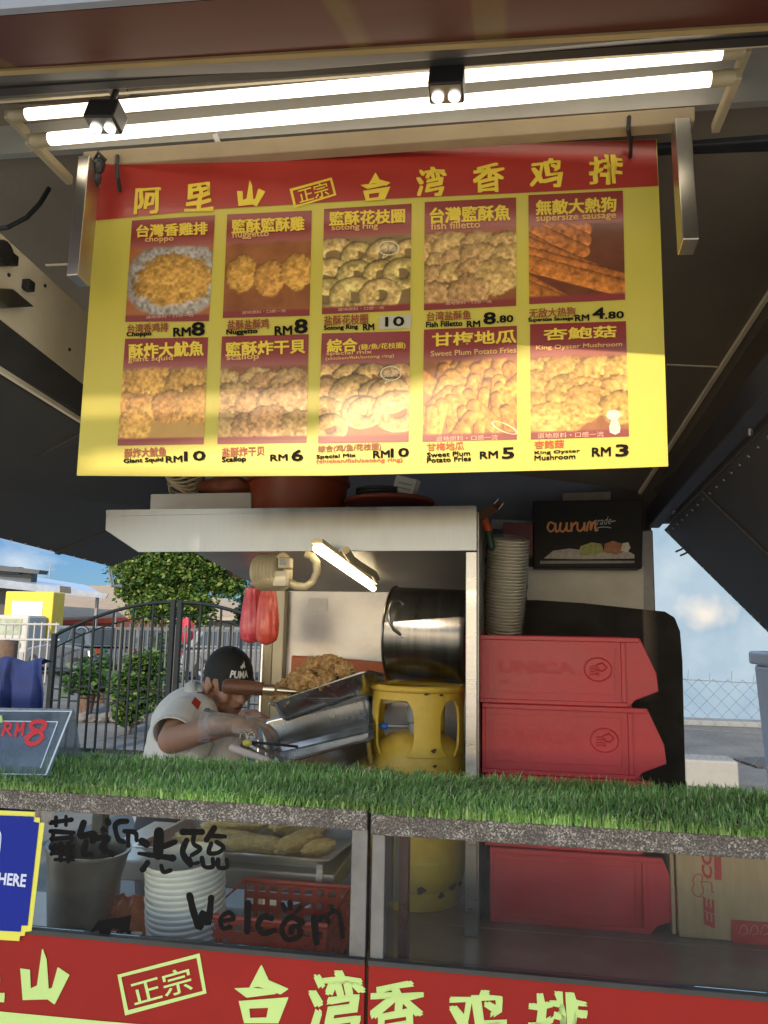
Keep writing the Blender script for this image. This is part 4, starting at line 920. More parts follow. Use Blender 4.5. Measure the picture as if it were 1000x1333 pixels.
# ------------------------------------------------------------------ tipped pans, fried chicken, strainer, tongs
m_pan = M('used pan steel', (.50,.50,.50), .26, 1, .25, 6, .03, 30, rvar=.1)
o = pan('deep_pan', PY(340,941,2.38), PY(480,907,2.38), PY(481,961,2.15), PY(346,996,2.15), .10, .012, m_pan)
tag(o, 'deep steel pan tipped towards the viewer under the chicken tray', 'pan')
o = pan('chicken_tray', PY(392,893,2.42), PY(502,878,2.42), PY(474,874,2.18), PY(352,914,2.18), .062, .012, m_pan)
tag(o, 'tilted steel tray heaped with fried chicken on top of the deep pan', 'tray')
r4 = random.Random(9)
pile = [(362,903,15),(378,897,17),(396,888,18),(414,879,19),(432,873,18),(447,872,13),(385,905,13),(404,896,15),(424,888,15),(441,880,13),(412,866,14),(428,862,13),(397,876,13),(440,864,10),(370,912,12),(357,912,9),(382,884,11),(452,878,9)]
for i, (px, py, r) in enumerate(pile):
    c = PY(px, py, 2.30 - .045*(i % 3) + .02*(i % 2)); mb = MB(); rr = r*2.05e-3
    rot = Matrix.Rotation(r4.uniform(0,6), 3, 'Z') @ Matrix.Rotation(r4.uniform(-.6,.6), 3, 'X')
    mb.ball(c, (rr*1.15, rr*.9, rr*.85), 4, .42, 11, rot, i*5+2)
    tag(mb.build('fried_chicken', m_chick, loc=c, sm=80), 'rough brown fried chicken piece in the heap on the tilted tray', 'fried chicken', 'fried chicken heaped on the tilted tray')
sr = thing('strainer', 'strainer with a brown wooden handle and steel ferrule, resting in the chicken heap', 'strainer', PY(318,895,2.20))
a_, b_ = PY(290,893,2.17), PY(343,897,2.19); d = b_-a_; L_ = d.length
MB().lathe(a_, [(0,-.002),(.014,0),(.020,.006),(.0225,.02),(.0215,L_*.5),(.020,L_*.85),(.0185,L_-.004),(.017,L_)], 24, d).build('handle', m_wood, sr, sm=50)
w = MB(); w.lathe(b_, [(.0155,-.002),(.016,.0),(.015,.034),(.009,.04),(.006,.10),(0,.10)], 18, d); w.build('ferrule', M('brassy ferrule', (.62,.55,.42), .3, 1, .1, 8), sr, sm=40)
w = MB(); c = b_+d.normalized()*.17+V((0,.03,-.01))
for k in range(9):
    rr = .075*(k+1)/9; w.tube([c+V((rr*math.cos(2*math.pi*j/24), rr*math.sin(2*math.pi*j/24), -.03*(1-(rr/.075)**2))) for j in range(24)], .0015, 5, closed=True)
w.build('wire_bowl', m_steel, sr)
tg = thing('tongs', 'steel tongs with pale handle ends lying across the tipped deep pan', 'tongs', PY(330,975,2.1))
w = MB(); w.bar(PY(324,965,2.13), PY(366,987,2.11), .010, .003, (0,-.6,.8)); w.bar(PY(314,969,2.12), PY(352,991,2.09), .010, .003, (0,-.6,.8)); w.build('blade', m_steel, tg)
w = MB(); w.bar(PY(328,966,2.12), PY(388,972,2.2), .008, .003, (0,-.6,.8)); w.build('grip', m_black, tg)
w = MB(); w.capsule(PY(303,974,2.12), PY(348,990,2.08), .011, .009); w.build('rolling_handle', M('pale pink wood', (.62,.50,.42), .5, 0, .1, 9), tg, sm=60)
for px in (317, 327):
    w = MB(); w.tube([PY(px-4,962,2.14), PY(px-3,955,2.14), PY(px+2,952,2.14), PY(px+5,957,2.14), PY(px+5,963,2.14)], .004, 7); w.build('ring_grip', m_steel, tg)
w = MB(); w.ball(PY(322,967,2.11), (.014,.01,.01), 2, .2, 9); w.build('yellow_scrap', m_yel, tg)

# ------------------------------------------------------------------ gas cylinder with collar, regulator, and the pot lying on it
gc = PY(545,900,2.31); GX, GY = gc.x, 2.31; GR = (PY(606,940,2.31)-PY(483,940,2.31)).length/2
zc1, zc0 = PY(545,897,GY-GR*.6).z, PY(545,982,GY-GR*.6).z
gs = thing('gas_cylinder', 'chipped yellow gas cylinder with open collar standing on the table', 'gas cylinder', (GX, GY, .8455))
zs = zc0-.002
prof = [(0,.875),(GR*.80,.878),(GR*.95,.90),(GR,.935),(GR,zs-.06),(GR*.985,zs-.03),(GR*.93,zs),(GR*.82,zs+.025),(GR*.62,zs+.045),(GR*.3,zs+.055),(0,zs+.057)]
MB().lathe((GX,GY,0), prof, 48).build('tank', m_gasy, gs, sm=50)
MB().lathe((GX,GY,0), [(GR*.86,.846),(GR*.9,.846),(GR*.9,.90),(GR*.86,.90)], 48, closed=True).build('foot_ring', m_gasy, gs, sm=40)
w = MB(); w.lathe((GX,GY,0), [(GR*1.002,.962),(GR*1.006,.965),(GR*1.006,.972),(GR*1.002,.975)], 48); w.build('weld_seam', m_gasy, gs, sm=40)
co = MB(); RO, RI = GR*.97, GR*.92
def arcs(a0, a1, z0, z1, n_=None, flare=0.0):       # one curved plate of the collar
    n_ = n_ or max(4, int((a1-a0)/4)); b = len(co.v); rows = 7 if flare else 1
    for side_ in (RO, RI):
        for j in range(rows+1):
            v_ = j/rows; z = z0+(z1-z0)*v_; e = flare*(abs(2*v_-1)**4)
            for i in range(n_+1):
                t = rad(a0-e+(a1-a0+2*e)*i/n_); co.v.append((GX+side_*math.cos(t), GY+side_*math.sin(t), z))
    m_ = n_+1; S2 = (rows+1)*m_
    for j in range(rows):
        for i in range(n_):
            k = b+j*m_+i; co.f.append((k, k+1, k+m_+1, k+m_)); co.f.append((k+S2, k+S2+m_, k+S2+m_+1, k+S2+1))
        for i in (0, n_): k = b+j*m_+i; co.f.append((k, k+m_, k+m_+S2, k+S2))
    for j in (0, rows):
        for i in range(n_): k = b+j*m_+i; co.f.append((k, k+S2, k+S2+1, k+1))
arcs(0, 360, zc1-.030, zc1, 90)
for a0, a1 in ((-88,-56),(-168,-146),(-24,-8),(60,100),(150,175)): arcs(a0, a1, zs+.0, zc1-.0295, flare=9)
co.build('collar', m_gasy, gs, sm=40)
w = MB(); w.tube([(GX+RO*.985*math.cos(t)*1.0, GY+RO*.985*math.sin(t), zc1) for t in np.linspace(0, 2*math.pi, 48, endpoint=False)], .010, 8, closed=True); w.build('collar_rim', m_gasy, gs, sm=60)
rg = MB(); c = V((GX-.005, GY-.03, zs+.05)); rg.lathe(c, [(0,0),(.016,0),(.016,.03),(.022,.035),(.024,.05),(.024,.075),(.02,.085),(.044,.092),(.046,.10),(.035,.115),(.012,.122),(.01,.132),(0,.132)], 28)
rgo = rg.build('regulator', m_gray, gs, sm=40)
w = MB(); w.tube([c+V((-.02,0,.02)), c+V((-.085,-.01,.02))], .006, 8); w.build('outlet', m_steel_d, rgo); 
w = MB(); w.ball(c+V((-.09,-.01,.02)), (.014,.011,.011), 2); w.build('blue_nut', M('blue nut', (.02,.12,.5), .4, 0, .1, 8), rgo, sm=80)
w = MB(); w.tube([c+V((-.02,-.01,.095)), c+V((-.09,-.03,.09))], .005, 8); w.build('lever', m_pole, rgo)
w = MB()
for px, py, r in ((565,978,3.2),(566,998,2.6),(540,1010,2.2),(556,903,3),(575,905,2.4),(590,1155,6),(575,1166,4),(548,1160,5),(600,1150,4)):
    d = ray(px, py); A_ = d.x*d.x+d.y*d.y; B_ = -2*(d.x*GX+d.y*GY); C_ = GX*GX+GY*GY-(GR*1.012)**2; D_ = B_*B_-4*A_*C_
    if D_ < 0: continue
    p = CAM_POS+d*((-B_-math.sqrt(D_))/(2*A_)); nn = V((p.x-GX, p.y-GY, 0)).normalized(); tx = V((-nn.y, nn.x, 0)); q = p - nn*.0012
    w.add([q+tx*(r*.0024*math.cos(a)*(1+.4*math.sin(3*a+px)))+V((0,0,r*.0017*math.sin(a)*(1+.3*math.cos(2*a+py)))) for a in np.linspace(0, 2*math.pi, 12, endpoint=False)], [tuple(range(12))])
w.build('paint_chip', m_rust, gs)
pa = V((1,-.10,-.035)).normalized(); pr = .138; pc0 = PY(512,833,2.34); pL = .242
po = thing('stock_pot', 'large stainless stock pot lying on its side on the yellow gas cylinder', 'pot', pc0)
m_pot = M('pot steel', (.24,.23,.22), .30, 1, .2, 4, .02, 25, rvar=.08, stretch=(14,1,1))
zdrop = (zc1+.012+pr+.003) - (pc0.z-.004); pc0 = pc0 + V((0,0,zdrop)); po.location = pc0
MB().lathe(pc0, [(pr-.004,.002),(pr-.001,0),(pr+.004,.0),(pr+.005,.004),(pr,.007),(pr,pL-.02),(pr-.006,pL-.006),(pr-.02,pL),(0,pL),(0,pL-.004),(pr-.02,pL-.004),(pr-.009,pL-.01),(pr-.004,pL-.02)], 56, pa, closed=True).build('pot_body', m_pot, po, sm=40)
def potp(ang, h, rr): 
    x = (V((0,1,0)) - pa*pa.y).normalized(); y = pa.cross(x)
    return pc0 + pa*h + (x*math.cos(ang)+y*math.sin(ang))*rr
def pang(z): return z
x_ = (V((0,1,0)) - pa*pa.y).normalized(); y_ = pa.cross(x_)
af = math.atan2(V((0,-.75,.60)).dot(y_), V((0,-.75,.60)).dot(x_))
hy = pc0.y-pr*1.0
w = MB(); w.tube([PY(529,789,hy+.036), PY(520,781,hy+.01), PY(511,783,hy-.012), PY(506,796,hy-.025), PY(507,809,hy-.028), PY(513,820,hy-.018), PY(524,828,hy+.002)], .0045, 10); h_ = w.build('pot_handle', m_steel, po, sm=60)
for px, py, yy in ((529,789,hy+.034),(526,828,hy)):
    w = MB(); w.ball(PY(px,py,yy), (.018,.006,.010), 2); w.build('rivet_plate', m_steel, h_, sm=60)
w = MB(); w.tube([potp(af+math.pi-.32,.035,pr+.002), potp(af+math.pi-.2,.02,pr+.045), potp(af+math.pi+.2,.02,pr+.045), potp(af+math.pi+.32,.035,pr+.002)], .006, 10); w.build('pot_handle', m_steel, po, sm=60)

# ------------------------------------------------------------------ red stacking crates
m_emb = M('worn raised crate mark', (.48,.028,.036), .5, 0, .15, 30)
def make_crate():
    root = thing('storage_crate', 'tmp', 'crate', (0,0,0), 'red storage crates stacked on the table')
    P = [(0,0),(.405,0),(.42,.018),(.482,.044),(.478,.092),(.437,.185),(0,.185)]
    b = MB()
    b.prism([(x,0,z) for x, z in P], (0,.006,0)); b.prism([(x,.344,z) for x, z in P], (0,.006,0))
    b.box((0,.0062,0),(.006,.3438,.18)); b.box((.0062,.0062,.002),(.40,.3438,.008))
    b.hexa([(.40,.0062,.008),(.42,.0062,.018),(.42,.3438,.018),(.40,.3438,.008),(.398,.0062,.012),(.418,.0062,.022),(.418,.3438,.022),(.398,.3438,.012)])
    b.hexa([(.421,.0062,.019),(.481,.0062,.045),(.481,.3438,.045),(.421,.3438,.019),(.419,.0062,.025),(.477,.0062,.051),(.477,.3438,.051),(.419,.3438,.025)])
    b.box((.470,.0062,.052),(.476,.3438,.088))
    b.build('crate_body', m_crate, root, bev=.0022)
    r = MB(); r.box((0,-.010,.172),(.434,-.0002,.185)); r.box((0,-.006,.0),(.402,-.0002,.012)); r.box((.386,-.007,.0122),(.398,-.0002,.1718)); r.box((0,-.007,.0122),(.010,-.0002,.1718))
    r.build('rim', m_crate, root, bev=.002)
    f_ = MB(); x0, x1, z0, z1 = .030, .372, .030, .158
    for a_ in (((x0,-.003,z0),(x1,-.0002,z0+.003)),((x0,-.003,z1-.003),(x1,-.0002,z1)),((x0,-.003,z0+.0032),(x0+.003,-.0002,z1-.0032)),((x1-.003,-.003,z0+.0032),(x1,-.0002,z1-.0032))): f_.box(*a_)
    f_.build('raised_frame', m_crate, root)
    e = MB(); v, fc = glyphs('UNICA', bold=.05, res=2); xs = [p[0] for p in v]; ys = [p[1] for p in v]
    def put(mb, s, x0, x1, z0, z1, y, bold=.05):
        v, fc = glyphs(s, bold=bold, res=2); xs = [p[0] for p in v]; ys = [p[1] for p in v]
        mb.add([(x0+(p[0]-min(xs))/(max(xs)-min(xs))*(x1-x0), y, z0+(p[1]-min(ys))/(max(ys)-min(ys))*(z1-z0)) for p in v], fc)
    put(e, 'UNICA', .058, .265, .082, .116, -.0022); put(e, '903', .055, .085, .052, .064, -.002, .02)
    e.build('raised_lettering', m_emb, root)
    e = MB(); cx, cz = .325, .098
    e.tube([(cx+.036*math.cos(t), -.0008, cz+.031*math.sin(t)) for t in np.linspace(0, 2*math.pi, 32, endpoint=False)], .0022, 6, closed=True)
    for k in range(4): e.tube([(cx-.022, -.0008, cz-.014+k*.007), (cx-.008, -.0008, cz-.012+k*.007), (cx+.004, -.0008, cz-.016+k*.006)], .002, 6)
    e.tube([(cx-.004,-.0008,cz+.012),(cx+.012,-.0008,cz+.018),(cx+.024,-.0008,cz+.006),(cx+.014,-.0008,cz-.004),(cx,-.0008,cz-.002)], .0026, 6)
    e.build('round_emblem', m_emb, root)
    return root
c0 = make_crate()
crx = PY(622,915,2.2).x
for i, (dx, dy, z, lab) in enumerate(((.0,2.20,1.4005,'topmost red crate of the stack, the tall tub stack stands behind it'),(.012,2.19,1.2155,'second red crate from the top of the stack'),(.02,2.185,1.0305,'third red crate from the top, mostly hidden behind the turf'),(.034,2.17,.8455,'bottom red crate of the stack seen through the right glass case'))):
    q = c0 if i == 0 else copy_tree(c0)
    q.location = (crx+dx, dy, z); q['label'] = lab
    if i == 3:      # the bottom crate shows its plain side
        for ch in [x for x in SC.objects if x.parent == q and x.name.split('.')[0] in ('raised_lettering','round_emblem')]: bpy.data.objects.remove(ch)

# ------------------------------------------------------------------ tall stack of plastic tubs in its film sleeve
ta, tt = PY(655,826,2.53), PY(662,702,2.47); tax = (tt-ta); TL = tax.length; tax = tax.normalized(); tr_ = .0655
nt = 30
tub = thing('plastic_tub', 'white plastic tub in the tall wrapped stack behind the red crates', 'tub', ta, 'tubs in the tall wrapped stack')
def rk(k): return tr_*(.80+.20*k/(nt-1))
MB().lathe(ta, [(tr_*.80,0),(tr_*.90,TL/nt*.55),(tr_*.985,TL/nt*.56),(tr_,TL/nt*.62),(tr_,TL/nt*.86),(tr_*.985,TL/nt*.9),(tr_*.9,TL/nt*.88),(tr_*.78,.001)], 36, tax).build('tub_wall', M('cream plastic', (.82,.79,.72), .4, 0, .05, 9, sub=.1), tub, sm=45)
for i in range(1, nt):
    q = copy_tree(tub); q.location = ta+tax*(TL/nt*i); k = 1.0 if i > 12 else .90+.10*i/12; q.scale = (k,k,1)
tub.scale = (.90,.90,1)
w = MB(); sl_ = []
for i in range(26):
    h = TL*1.03*i/25; k = (.905+.10*min(1,i/10)); sl_.append((tr_*k*1.04+.0015*math.sin(i*2.1), h))
sl_.append((tr_*.8, TL*1.045)); sl_.append((tr_*.25, TL*1.05))
w.lathe(ta-tax*.002, sl_, 40, tax)
for i in range(len(w.v)):
    p = V(w.v[i]); nn = noise.noise(p*40)*.0022; w.v[i] = tuple(p+V((nn,nn,0)))
tag(w.build('film_sleeve', MGlass('wrinkled film', (.97,.95,.90), 1.0, .12, .14, (.8,.76,.66)), loc=ta, sm=60), 'clear wrinkled plastic film wrapped round the tall stack of tubs', 'wrapping')

# ------------------------------------------------------------------ wall side: black mat, printed box, small things
w = MB(); q = [PY(*p, 2.66) for p in ((632,781),(700,781),(760,785),(845,794),(866,796),(879,804),(886,822),(889,860),(891,940),(893,1019))]
zb = .846; q += [V((q[-1].x, 2.66, zb)), V((q[0].x, 2.66, zb))]
w.prism(q, (0,.035,0)); tag(w.build('rubber_mat', m_rub, loc=(.3,2.66,zb), bev=.006, seg=3), 'thick black rounded mat standing upright behind the red crates', 'mat')
ab = thing('printed_box', 'black printed box with orange script and a dish picture hung on the back wall', 'box', PY(765,738,2.84))
q = [PY(*p, 2.84) for p in ((694,652),(838,650),(836,740),(695,739))]
MB().slab(q, (0,.10,0)).build('box_body', M('black glossy card', (.010,.009,.009), .5, 0, .3, 6, spec=.2), ab, bev=.003)
def AB(off): return lambda x, y: PY(x, y, 2.84-off)
t = MB(); aw_ = [[(722,682),(716,680),(713,687),(717,692),(722,688),(723,681),(724,692),(728,690)],[(730,681),(729,689),(733,692),(737,687),(738,680),(738,690),(742,691)],[(744,681),(744,692),(745,685),(750,680)],[(752,681),(752,689),(756,691),(760,686),(761,680),(761,690)],[(764,691),(766,681),(769,680),(769,690),(772,681),(775,680),(775,690),(778,690)]]
for i, p in enumerate(aw_): stroke(t, p, 2.6, AB(.0010+.0001*i))
t.build('orange_script', M('orange script', (.62,.25,.06), .5, 0, .2, 40), ab)
t = MB(); letter(t, 'trade', [(774,674),(796,672),(796,682),(774,684)], AB(.0014), bold=.0, res=2, shear=.3); stroke(t, [(775,688),(785,686),(795,687)], 1.2, AB(.0012)); stroke(t, [(796,679),(801,678)], 1.2, AB(.0013)); t.build('white_script', M('grey script', (.40,.38,.36), .5, 0, .1, 30), ab)
def blob(pts, name, mat, off):
    MB().add([AB(off)(*p) for p in pts], [tuple(range(len(pts)))]).build(name, mat, ab)
blob(((708,727),(720,717),(742,714),(770,718),(815,716),(826,722),(826,727),(760,728)), 'dish_print', M('dish white print', (.36,.34,.30), .5, 0, .3, 60), .0010)
blob(((752,722),(756,711),(770,706),(783,708),(786,718),(775,724)), 'leaf_print', M('leaf green print', (.28,.30,.08), .5, 0, .4, 60), .0016)
blob(((786,719),(787,708),(798,704),(811,708),(815,717),(803,722)), 'meat_print', M('meat brown print', (.30,.12,.05), .5, 0, .4, 60), .0020)
blob(((808,717),(811,707),(818,706),(821,713),(817,719)), 'onion_print', M('onion print', (.55,.50,.42), .5, 0, .2, 60), .0025)
blob(((703,730),(826,730),(826,733),(703,734)), 'edge_print', M('grey edge print', (.20,.19,.18), .5, 0, .2, 30), .0012)
w = MB(); q = [PY(*p, 2.98) for p in ((733,642),(795,640),(795,655),(733,656))]; w.slab(q, (0,.02,0))
tag(w.build('paper_box', M('faded label card', (.24,.20,.16), .7, 0, .2, 20), loc=q[3]), 'small pale brown card box above the black printed box', 'box')
w = MB(); q = [PY(*p, 2.80) for p in ((655,680),(694,681),(694,724),(655,722))]; w.slab(q, (0,.10,0))
tag(w.build('red_box', M('dark red card', (.11,.014,.018), .5, 0, .2, 9), loc=q[3], bev=.002), 'dark red box between the tub stack and the black printed box', 'box')
mk = thing('marker_pen', 'orange capped green marker pen leaning at the hood corner', 'pen', PY(634,690,2.42))
w = MB(); w.capsule(PY(631,676,2.42), PY(636,690,2.42), .011, .0125, 14); w.build('cap', m_orange, mk, sm=60)
w = MB(); w.capsule(PY(636,692,2.42), PY(640,712,2.42), .012, .012, 14); w.build('barrel', M('green barrel', (.02,.06,.04), .4, 0, .1, 8), mk, sm=60)
w = MB(); w.capsule(PY(622,684,2.4), PY(624,672,2.4), .007, .007, 10)
be = thing('leather_strap', 'brown strap with a steel buckle hanging over the hood corner', 'strap', PY(640,660,2.4))
w = MB(); w.bar(PY(622,676,2.36), PY(652,655,2.42), .026, .004, (0,-1,.3)); w.bar(PY(622,676,2.36), PY(619,690,2.36), .024, .004, (0,-1,0)); w.build('strap_band', M('brown leather', (.16,.07,.03), .6, 0, .3, 12), be)
w = MB(); w.tube([PY(643,656,2.395), PY(649,649,2.395), PY(655,655,2.395), PY(649,663,2.395)], .003, 6, closed=True); w.build('buckle', m_steel, be)
w = MB(); w.capsule(PY(628,650,2.7), PY(650,628,2.7), .012, .012, 10)
# things on the hood
w = MB(); q = [PY(*p, 2.32) for p in ((196,643),(327,641),(327,690),(194,690))]; zz = zt+.001
q = [V((p.x, p.y, max(p.z, zz))) for p in q]; w.slab(q, (0,.2,0)); tag(w.build('flat_box', M('pale grey carton', (.62,.63,.64), .6, 0, .08, 12), loc=q[3], bev=.003), 'pale grey flat box lying on the hood left of the orange bucket', 'box')
bu = thing('orange_bucket', 'orange brown plastic bucket standing on the hood under the menu board', 'bucket', (PY(389,640,2.42).x, 2.42, zt))
bc = bu.location.copy(); r_ = (PY(452,640,2.42)-PY(326,640,2.42)).length/2
m_buck = M('orange brown bucket', (.33,.065,.02), .4, 0, .15, 5, .02, 30)
MB().lathe(bc, [(0,.0),(r_*.90,.0),(r_*.93,.01),(r_*1.0,.20),(r_*1.06,.21),(r_*1.06,.225),(r_*.98,.225),(r_*.9,.012),(0,.012)], 48).build('bucket_wall', m_buck, bu, sm=40)
w = MB(); w.lathe(bc, [(r_*.975,.135),(r_*1.03,.138),(r_*1.03,.15),(r_*.99,.153)], 48); w.build('bucket_rib', m_buck, bu, sm=40)
co_ = MB(); c = PY(240,628,2.45)
for k in range(6):
    a = k*.5; co_.tube([c+V((.05*math.cos(t)*(1+.1*k), .04*math.sin(t), .012*k-.03+.015*math.sin(t*2+a))) for t in np.linspace(0, 2*math.pi, 22, endpoint=False)], .0045, 6, closed=True)
tag(co_.build('cable_coil', m_pole, loc=c, sm=60), 'coil of pale cable on the flat box under the menu board', 'cable')
w = MB(); c = PY(296,634,2.42); w.ball(c, (.09,.05,.035), 3, .3, 8, None, 4); tag(w.build('food_bag', M('dull orange bag', (.20,.06,.03), .5, 0, .4, 12), loc=c, sm=70), 'dull orange packet lying beside the cable coil on the flat box', 'packet')
w = MB(); c = PY(507,655,2.40); c.z = max(c.z, zt+.006); w.lathe(c+V((0,0,-.006)), [(0,0),(.14,0),(.145,.004),(.145,.012),(.138,.016),(0,.018)], 40)
tag(w.build('round_lid', M('dark red lid', (.30,.06,.03), .5, 0, .2, 7), loc=c, sm=40), 'dark red round lid lying on the hood right of the orange bucket', 'tray')  # a red lid lying flat under the hose coil, no tray
w = MB(); 
for k in range(3): w.tube([c+V((-.03+.075*math.cos(t), .06*math.sin(t), .022+.010*k)) for t in np.linspace(0, 2*math.pi, 28, endpoint=False)], .0055, 7, closed=True)
tag(w.build('hose_coil', m_dark, loc=c, sm=60), 'dark coiled hose lying on the dark red round lid', 'hose')
w = MB(); q = [PY(*p, 2.36) for p in ((516,618),(543,624),(534,653),(508,646))]; w.slab(q, (.01,.03,0)); pk = w.build('white_packet', M('white packet', (.60,.58,.52), .6, 0, .06, 20), loc=q[3], bev=.002)
tag(pk, 'white printed packet leaning on the dark red round lid under the menu board', 'packet')
w = MB()
for k in range(3): letter(w, ['SALT','NET WT','500 g'][k] if False else 'mmm', [(519-2*k,626+5*k),(538-2*k,630+5*k),(537-2*k,632.5+5*k),(518-2*k,628.5+5*k)], lambda x, y: PY(x, y, 2.3585), res=1)
w.v = []; w.f = []
for k in range(3): w.add([PY(x, y, 2.3585) for x, y in ((519-2*k,627+6*k),(537-2*k,631+6*k),(536.6-2*k,632.6+6*k),(518.6-2*k,628.6+6*k))], [(0,1,2,3)])
w.build('print_lines', m_gray, pk)

# ------------------------------------------------------------------ carton and white cooler on the right
cx0 = PY(881,1150,2.16).x
cb_ = thing('cardboard_box', 'brown cardboard carton with red sideways lettering seen through the right case', 'box', (cx0+.15, 2.16, .8455))
MB().box((cx0,2.16,.846),(cx0+.42,2.48,1.14)).build('carton', m_card, cb_, bev=.004)
MB().box((cx0-.014,2.165,.85),(cx0-.004,2.47,1.13)).build('side_flap', m_card, cb_, bev=.002)
def CB(x, y): return PY(x, y, 2.1588)
m_cred = M('red carton print', (.42,.05,.045), .7, 0, .2, 30)
t = MB()
for s_, (x0, y0, x1, y1) in (('EE',(917,1168,931,1209)),('CO',(914,1106,928,1145))): letter(t, s_, [(x0,y1-2),(x0-1.5,y0),(x1-1.5,y0),(x1,y1)], CB, bold=.04, res=2, shear=.15)
t.build('side_lettering', m_cred, cb_)
t = MB(); t.add([CB(*p) for p in ((929.5,1106),(938.5,1106),(939.5,1146),(930.5,1145))], [(0,1,2,3)]); t.build('print_bar', m_cred, cb_)
t = MB(); letter(t, 'BRAND', [(931.5,1143),(931,1109),(937.5,1109),(938,1143)], lambda x, y: PY(x, y, 2.1580), bold=.02, res=2); t.v = []; t.f = []
stroke(t, [(917,1168),(906,1166),(901,1158),(904,1152),(902,1146),(906,1139),(912,1138),(915,1143),(913,1149),(916,1160),(912,1166)], 1.1, CB); stroke(t, [(914,1148),(922,1148),(927,1152),(927,1160),(930,1162)], 1.1, CB); t.build('outline_print', m_cred, cb_)
t = MB(); t.add([CB(*p) for p in ((952,1197),(1040,1203),(1040,1238),(952.5,1226)) ], [(0,1,2,3)]); pr_ = t.build('red_label', m_cred, cb_)
t = MB(); 
for k in range(3): stroke(t, [(962+k*14,1216),(966+k*14,1205),(971+k*14,1206),(973+k*14,1214),(966+k*14,1217)], 1, lambda x, y: PY(x, y, 2.1580))
t.build('label_outline', M('pale red print', (.56,.25,.2), .6, 0, .1, 20), cb_)
wc = thing('white_cooler', 'white plastic cooler with a raised lid at the right end of the table', 'cooler', (PY(990,900,2.6).x+.15, 2.7, .8455))
m_cool = M('white cooler plastic', (.62,.64,.74), .35, 0, .04, 5, .02, 20, sub=.05)
xa = PY(981,866,2.80).x; xb = PY(995,1030,2.80).x; zt_c = PY(990,868,2.6).z
MB().hexa([(xb,2.62,.846),(xa+.45,2.62,.846),(xa+.45,2.78,.846),(xb+.02,2.78,.846),(xa,2.6,zt_c),(xa+.47,2.6,zt_c),(xa+.47,2.80,zt_c),(xa,2.80,zt_c)]).build('cooler_body', m_cool, wc, bev=.012, seg=3)
MB().box((xa-.012,2.585,zt_c+.001),(xa+.48,2.815,zt_c+.045)).build('cooler_lid', m_cool, wc, bev=.01, seg=3)
# ------------------------------------------------------------------ person behind the counter
YPn = 2.70
def P_(x, y, dy=0): return PY(x, y, YPn+dy)
hc = P_(298,888,-.02)
yw, pt_ = rad(-36), rad(-22)
HR = Matrix.Rotation(yw, 3, 'Z') @ Matrix.Rotation(-pt_, 3, 'Y') @ Matrix.Rotation(rad(4), 3, 'X')     # head frame: x forward, y left, z up
HS = .95
def hd(f, l, u): return hc + HR @ (V((f, l, u))*HS)
def hs(*r): return tuple(k*HS for k in r)
man = thing('person', 'man in black cap and white polo shirt bending over trays behind the counter', 'person', (P_(255,1000).x, YPn, 0))
B = MB()
B.ball(hd(-.012,0,.030), hs(.098,.078,.095), 3, rot=HR); B.ball(hd(.028,0,-.045), hs(.062,.058,.068), 3, rot=HR)
B.ball(hd(.058,0,-.085), hs(.030,.032,.024), 3, rot=HR); B.ball(hd(.075,0,.015), hs(.018,.05,.02), 3, rot=HR)
B.capsule(hd(.080,0,.012), hd(.106,0,-.022), .010, .015); B.ball(hd(.098,.012,-.026), hs(.012,.010,.009), 2, rot=HR); B.ball(hd(.098,-.012,-.026), hs(.012,.010,.009), 2, rot=HR)
B.ball(hd(.082,0,-.052), hs(.016,.026,.008), 2, rot=HR); B.ball(hd(.080,0,-.064), hs(.016,.022,.008), 2, rot=HR)
B.ball(hd(.055,.045,-.025), hs(.03,.02,.03), 2, rot=HR); B.ball(hd(.055,-.045,-.025), hs(.03,.02,.03), 2, rot=HR)
for sg in (1, -1):
    B.ball(hd(-.015,.079*sg,-.008), hs(.020,.010,.032), 3, rot=HR @ Matrix.Rotation(rad(-15), 3, 'Y')); B.ball(hd(-.012,.077*sg,-.035), hs(.011,.008,.011), 2, rot=HR)
neck0 = P_(262,912,0); B.capsule(neck0+V((-.02,0,-.03)), hd(-.035,0,-.045), .062, .058)
chest = P_(250,955,0); pel = V((P_(238,1060).x-.03, YPn+.02, .93))
shR, shL = P_(242,933,-.17), P_(267,932,.17)
elR, wrR = PY(224,963,2.43), PY(300,944,2.38)
elL, wrL = P_(292,962,.10), PY(322,935,2.50)
B.capsule(shR, elR, .056, .046); B.capsule(elR, wrR, .046, .030)
B.capsule(shL, elL, .056, .044); B.capsule(elL, wrL, .044, .029)
B.capsule(chest+V((0,0,.02)), pel, .13, .135); B.capsule(shR+V((.02,.04,0)), shL+V((.0,-.04,0)), .072, .072)
for sg in (-1, 1):
    hp = pel+V((0,sg*.09,-.03)); kn = V((pel.x+.02, YPn+sg*.10, .50)); an = V((pel.x-.02, YPn+sg*.11, .08))
    B.capsule(hp, kn, .088, .058); B.capsule(kn, an, .058, .038); B.capsule(an+V((-.02,0,-.04)), an+V((.16,0,-.05)), .038, .030)
